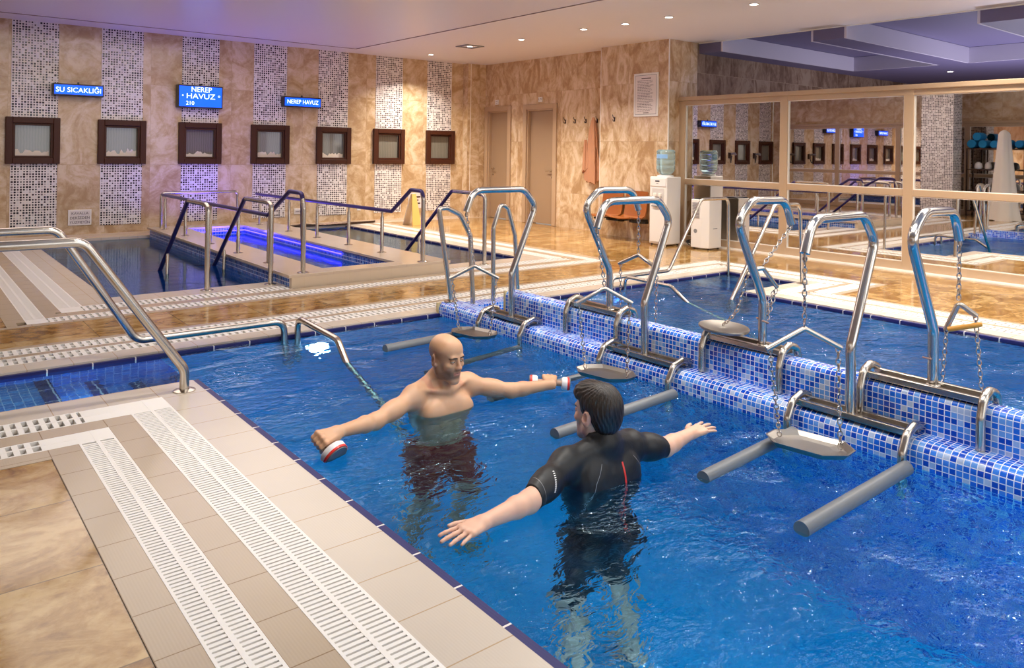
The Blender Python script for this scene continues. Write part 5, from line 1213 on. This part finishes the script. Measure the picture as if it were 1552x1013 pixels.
# ------------------------------------------------------------------ bald man facing the camera
O1 = Vector((2.30, 3.43, .066)); B = Body(O1, 0.05, (1.36, 3.02, -1.42), (3.18, 3.74, .42), .0042)
torso(B); legs(B, (.12, -.10, -.96), (-.13, -.04, -.97), (.13, .03, -1.385), (-.16, .04, -1.385))
hc1 = (2.300, 3.385, .245); R1, P1 = head(B, hc1, .16, .08); neck(B, hc1, R1, P1)
cL = Vector((2.955, 3.30, .018)); cR = Vector((1.525, 3.225, .030))
aR = Vector((.26, -.80, -.54)).normalized(); aL = Vector((.78, -.62, -.06)).normalized()
dR = Vector((-.95, -.28, .03)).normalized(); dL = Vector((.97, -.12, .0)).normalized()
wrR = hand_grip(B, cR, aR, dR, (0, 0, 1)); wrL = hand_grip(B, cL, -aL, dL, (0, 0, 1))
arm(B, B.W((-.19, 0, -.01)), (1.855, 3.345, .012), wrR); arm(B, B.W((.19, 0, -.01)), (2.70, 3.335, .010), wrL)
man = thing('person', (O1.x, O1.y, PF), 'bald bare-chested man in dark red trunks, arms spread, holding white water dumbbells', 'person')
S_ = B.eval('tplhnafd'); V, F = finish(B, S_, 3); L_ = local_of(V, P1, R1, hc1)
x, y, z = L_.T
sst = lambda e0, e1, v: np.clip((v - e0) / (e1 - e0), 0, 1) ** 2 * (3 - 2 * np.clip((v - e0) / (e1 - e0), 0, 1))
inh = (np.abs(x) < .11) & (z > -.16) & (z < .16) & (np.abs(y) < .14)
beard = sst(-.030, -.062, z) * sst(.035, .0, y) * inh * (1 - sst(-.125, -.14, z)); beard = beard * sst(-.116, -.100, z) * sst(.085, .078, np.hypot(x, y + .02)); beard = np.maximum(beard, inh * sst(.042, .055, np.abs(x)) * sst(.02, -.05, z) * sst(.045, .0, y) * sst(-.055, -.03, y) * .9)
mous = inh * np.exp(-((z + .046) / .007) ** 2) * (np.abs(x) < .026) * (y < -.075) * .9
beard = beard * sst(-.112, -.094, z + .25 * (y + .03)) * (np.hypot(x, y + .02) < .092)
lips = inh * np.exp(-((z + .0612) / .011) ** 2) * (np.abs(x) < .025) * (y < -.079); beard = np.clip(np.maximum(beard * .75, mous), 0, 1) * (1 - np.clip(lips * 1.6, 0, 1))
side = inh * sst(.105, .045, z + .35 * np.maximum(0, -y)) * sst(-.06, .03, y + .0) * (z > -.03) * sst(.03, .06, np.abs(x) + np.maximum(0, y) * .6) * .62
stub = np.clip(np.maximum(beard, side), 0, 1)
Bl = (V - np.array(O1)) @ np.array(B.R); nip = sum(np.exp(-(((Bl[:, 0] - s * .095) ** 2 + (Bl[:, 2] + .125) ** 2) / .00018)) for s in (-1, 1)) * (Bl[:, 1] < -.05)
earm = inh * (np.abs(x) > .074) * .35; nose = inh * np.exp(-((z + .02) / .025) ** 2) * (y < -.095) * .3
red = np.clip(lips * .75 + nip * .7 + earm + nose, 0, 1)
skin_obj('body', V, F, 'skin_tan', man, {'stubble': stub, 'red': red}); VB, FB = V, F
eyes.skin = 'skin_tan'; eyes(man, P1, R1, (.35, -1, -.05)); brows(man, P1, R1, VB, FB)
S_ = B.eval('pl', .016, (O1.x - .3, 3.15, -1.0), (O1.x + .3, 3.75, -.30), .006); clip(S_, [((0, 0, -.385), (0, 0, 1)), ((0, 0, -.80), (0, 0, -1))]); V, F = finish(B, S_, 2)
fl = np.clip((-.45 - V[:, 2]) / .4, 0, 1); V[:, 0] += (V[:, 0] - np.where(V[:, 0] > O1.x, O1.x + .11, O1.x - .11)) * .22 * fl; V[:, 1] += (V[:, 1] - 3.40) * .2 * fl + .006 * np.sin(V[:, 0] * 60 + V[:, 2] * 9) * fl
tr = skin_obj('swim_trunks', V, F, 'trunks_red', man); tr['label'] = 'dark red knee-length trunks'
# water dumbbells
def dumbbell(c, a, half, dr, dt, label, hr=.0155, ends=(-1, 1)):
    c, a = Vector(c), Vector(a); t = thing('water_dumbbell', c, label, 'dumbbell', None)
    obj('handle', lathe(G(), [(hr, -half if len(ends) == 2 else -.05), (hr, half)], c, a, 16), 'beige_grip', t, smooth=True)
    for s in ends:
        o = c + a * (s * (half + dt / 2))
        obj('float_disc', lathe(G(), [(hr, -dt / 2), (dr * .86, -dt / 2), (dr, -dt * .3), (dr, dt * .12)] if s > 0 else [(hr, dt / 2), (dr * .86, dt / 2), (dr, dt * .3), (dr, -dt * .12)], o, a, 32), 'foam_white', t, smooth=50)
        obj('red_ring', lathe(G(), [(dr * 1.005, .12 * dt * s), (dr * 1.005, .34 * dt * s), (dr * .93, .36 * dt * s)], o, a, 32), 'red_plastic', t, smooth=50)
        obj('end_face', lathe(G(), [(dr * .93, .34 * dt * s), (dr * .9, .46 * dt * s), (dr * .6, .36 * dt * s), (dr * .3, .38 * dt * s), (.004, .38 * dt * s)], o, a, 32), 'foam_grey', t, smooth=50)
dumbbell(cR, aR, .060, .062, .046, 'white water dumbbell with red ring held at the left edge of the pool', ends=(1,))
dumbbell(cL, aL, .070, .036, .050, 'slim white and red water dumbbell held by the bald man toward the divider')

# ------------------------------------------------------------------ dark haired man seen from behind
O2 = Vector((2.36, 2.315, .062)); B = Body(O2, PI - .04, (1.42, 1.98, -1.42), (3.20, 2.62, .42), .0042)
torso(B, 1.06); legs(B, (.125, -.02, -.96), (-.125, -.02, -.96), (.165, .05, -1.37), (-.165, .05, -1.37))
hc2 = (2.352, 2.325, .232); R2, P2 = head(B, hc2, PI + .10, -.04); neck(B, hc2, R2, P2)
wl = Vector((1.665, 2.205, .012)); wr_ = Vector((2.965, 2.300, .020))
# body's left hand is on -x (he faces away)
hand_open(B, wl, (-.98, -.12, -.02), (.03, -.10, 1), 1, curl=.07, spread=.22); hand_open(B, wr_, (.97, .05, .02), (0, -.12, 1), -1, curl=.07, spread=.24)
arm(B, B.W((.19, 0, -.01)), (1.905, 2.235, .010), wl, (.054, .041, .038, .026)); arm(B, B.W((-.19, 0, -.01)), (2.745, 2.275, .012), wr_, (.054, .041, .038, .026))
man2 = thing('person', (O2.x, O2.y, PF), 'dark haired man seen from behind in a black short wetsuit, arms spread over the water', 'person')
S_ = B.eval('tplhnafd'); V, F = finish(B, S_, 3); L_ = local_of(V, P2, R2, hc2); x, y, z = L_.T
inh = (np.abs(x) < .11) & (z > -.16) & (z < .16) & (np.abs(y) < .14); red = np.clip(inh * (np.abs(x) > .074) * .35, 0, 1)
stub = inh * sst(-.05, -.08, z) * sst(.035, .0, y) * .25
skin_obj('body', V, F, 'skin_fair', man2, {'stubble': stub, 'red': red}); VB, FB = V, F
eyes.skin = 'skin_fair'; eyes(man2, P2, R2); brows(man2, P2, R2, VB, FB)
# wetsuit drawn from the same torso, sleeves to the elbow, legs to above the knee, standing collar
S_ = B.eval('tpln', .0065, (1.8, 2.02, -.95), (2.90, 2.60, .22), .0045)
T_ = B.eval('a', .0075, (1.8, 2.02, -.95), (2.90, 2.60, .22), .0045)
clip(T_, [((1.935, 2.24, 0), (-1, -.12, 0)), ((2.735, 2.28, 0), (1, .05, 0))])
S_.blend((slice(None),) * 3, T_.f, .03)
clip(S_, [((0, 0, -.83), (0, 0, -1)), ((2.352, 2.35, .156), (0, .30, .95))]); V, F = finish(B, S_, 3)
suit = skin_obj('wetsuit', V, F, 'neoprene', man2); suit['label'] = 'black short-sleeved wetsuit'
from mathutils.bvhtree import BVHTree
bv = BVHTree.FromPolygons([tuple(v) for v in V], [tuple(f) for f in F])
def drape(path, wdt, off=.0015, dirv=(0, 1, 0)):
    """ribbon laid on the suit's back"""
    g = G(); L_ = []
    for (x_, z_) in path:
        h = bv.ray_cast(Vector((x_, 1.8, z_)), Vector(dirv)); 
        if h[0] is None: continue
        L_.append((h[0] + h[1] * off, h[1]))
    vs = []; fs = []
    for i, (p, n_) in enumerate(L_):
        q = L_[min(i + 1, len(L_) - 1)][0]; o = L_[max(i - 1, 0)][0]; tdir = (q - o).normalized(); sd = tdir.cross(n_).normalized() * wdt / 2; vs += [p + sd, p - sd, p - sd - n_ * .004, p + sd - n_ * .004]
    for i in range(len(L_) - 1):
        for k in range(4): k2 = (k + 1) % 4; fs.append((i * 4 + k, i * 4 + k2, i * 4 + 4 + k2, i * 4 + 4 + k))
    return add(g, vs, fs)
def lerp(pts, n):
    out = []
    for a, b_ in zip(pts, pts[1:]):
        for k in range(n): t = k / n; out.append((a[0] + (b_[0] - a[0]) * t, a[1] + (b_[1] - a[1]) * t))
    return out + [pts[-1]]
obj('zip', drape(lerp([(2.395, .052), (2.402, -.10), (2.41, -.30), (2.42, -.42)], 14), .0085), 'red_plastic', suit)['label'] = 'red back zip'
obj('seam', drape(lerp([(2.285, .065), (2.24, .0), (2.20, -.12), (2.21, -.3)], 12), .0022, .0004), 'grey_plastic', suit)
obj('seam', drape(lerp([(2.47, .06), (2.52, .0), (2.545, -.12), (2.52, -.3)], 12), .0022, .0004), 'grey_plastic', suit)
# sleeve lettering (small pale marks) and cuff line
def ring_marks(x0, slant, n, a0, a1, mat, wd, ln, name):
    g = G()
    for i in range(n):
        a = a0 + (a1 - a0) * i / (n - 1); o_ = Vector((x0 + slant * i / n, 2.245 + (x0 - 1.9) * .12, .012)); dr_ = Vector((0, -math.cos(a), math.sin(a))); h = bv.ray_cast(o_ + dr_ * .2, -dr_)
        if h[0] is None: continue
        p = h[0] + h[1] * .0008; t1 = Vector((1, 0, 0)); t1 = (t1 - h[1] * t1.dot(h[1])).normalized(); t2 = h[1].cross(t1)
        add(g, [p + t1 * ln + t2 * wd, p - t1 * ln + t2 * wd, p - t1 * ln - t2 * wd, p + t1 * ln - t2 * wd], [(0, 1, 2, 3)])
    if g[0]: return obj(name, g, mat, suit)
ring_marks(2.015, .03, 11, .3, 1.45, 'white_plastic', .0022, .0045, 'sleeve_lettering')
ring_marks(1.965, .0, 40, -.4, 2.0, 'grey_plastic', .0022, .0008, 'cuff_seam')
# hair: cap over the skull with combed strands
Hb = Body(Vector((0, 0, 0)), 0, tuple(Vector(hc2) - Vector((.14, .15, .14))), tuple(Vector(hc2) + Vector((.14, .15, .16))), .003)
def he(c_, r_, k, op='u'): Hb.ell(P2(*c_), r_, k, 'h', op, M=R2, world=True)
he((0, .020, .052), (.0845, .103, .088), .02); he((0, .058, .0), (.073, .060, .078), .03); he((0, -.052, .085), (.070, .050, .044), .03)
S_ = Hb.eval('h'); X = np.meshgrid(*[S_.ax[k] for k in range(3)], indexing='ij'); L_ = np.stack([X[i] - hc2[i] for i in range(3)], -1) @ np.array(R2); x, y, z = L_[..., 0], L_[..., 1], L_[..., 2]
ang = np.arctan2(x - .012, -(y - .045) + 0 * z); strand = np.sin(ang * 23 + 6 * np.sin(z * 30)) * .5 + np.sin(ang * 41 + z * 60) * .35 + np.sin(x * 160 + z * 40) * .25
S_.f += (strand * .0022).astype(np.float32)
face = np.maximum(y + .045 - np.clip(z, -.1, .06) * .1, z - .062 + .004 * np.sin(x * 170))      # below the fringe, in front
face = -np.maximum(-1e3, np.minimum(-(y + .042), -(z - .058 - .3 * np.maximum(0, -.06 - y))))
cut = np.maximum(y + .040, z - .060)      # <0 inside the face zone
S_.f = np.maximum(S_.f, -cut.astype(np.float32))
low = -(z + .080 + .012 * np.sin(x * 210) - .012 * (np.abs(x) / .07) ** 2)   # nape line
S_.f = np.maximum(S_.f, low.astype(np.float32))
ear = np.sqrt(((np.abs(x) - .085) / .03) ** 2 + ((y - .006) / .027) ** 2 + ((z + .012) / .046) ** 2) - 1
S_.f = np.maximum(S_.f, (-ear * .03).astype(np.float32))
sideburn = np.maximum(np.maximum(y - .012, -(y + .045)), z + .02)             # keep sideburns short
S_.f = np.maximum(S_.f, -sideburn.astype(np.float32))
V, F = S_.mesh(); V = smooth_mesh(V, F, 1, .3); hr = skin_obj('hair', V, F, 'hair_dark', man2); hr['label'] = 'short dark brown hair'
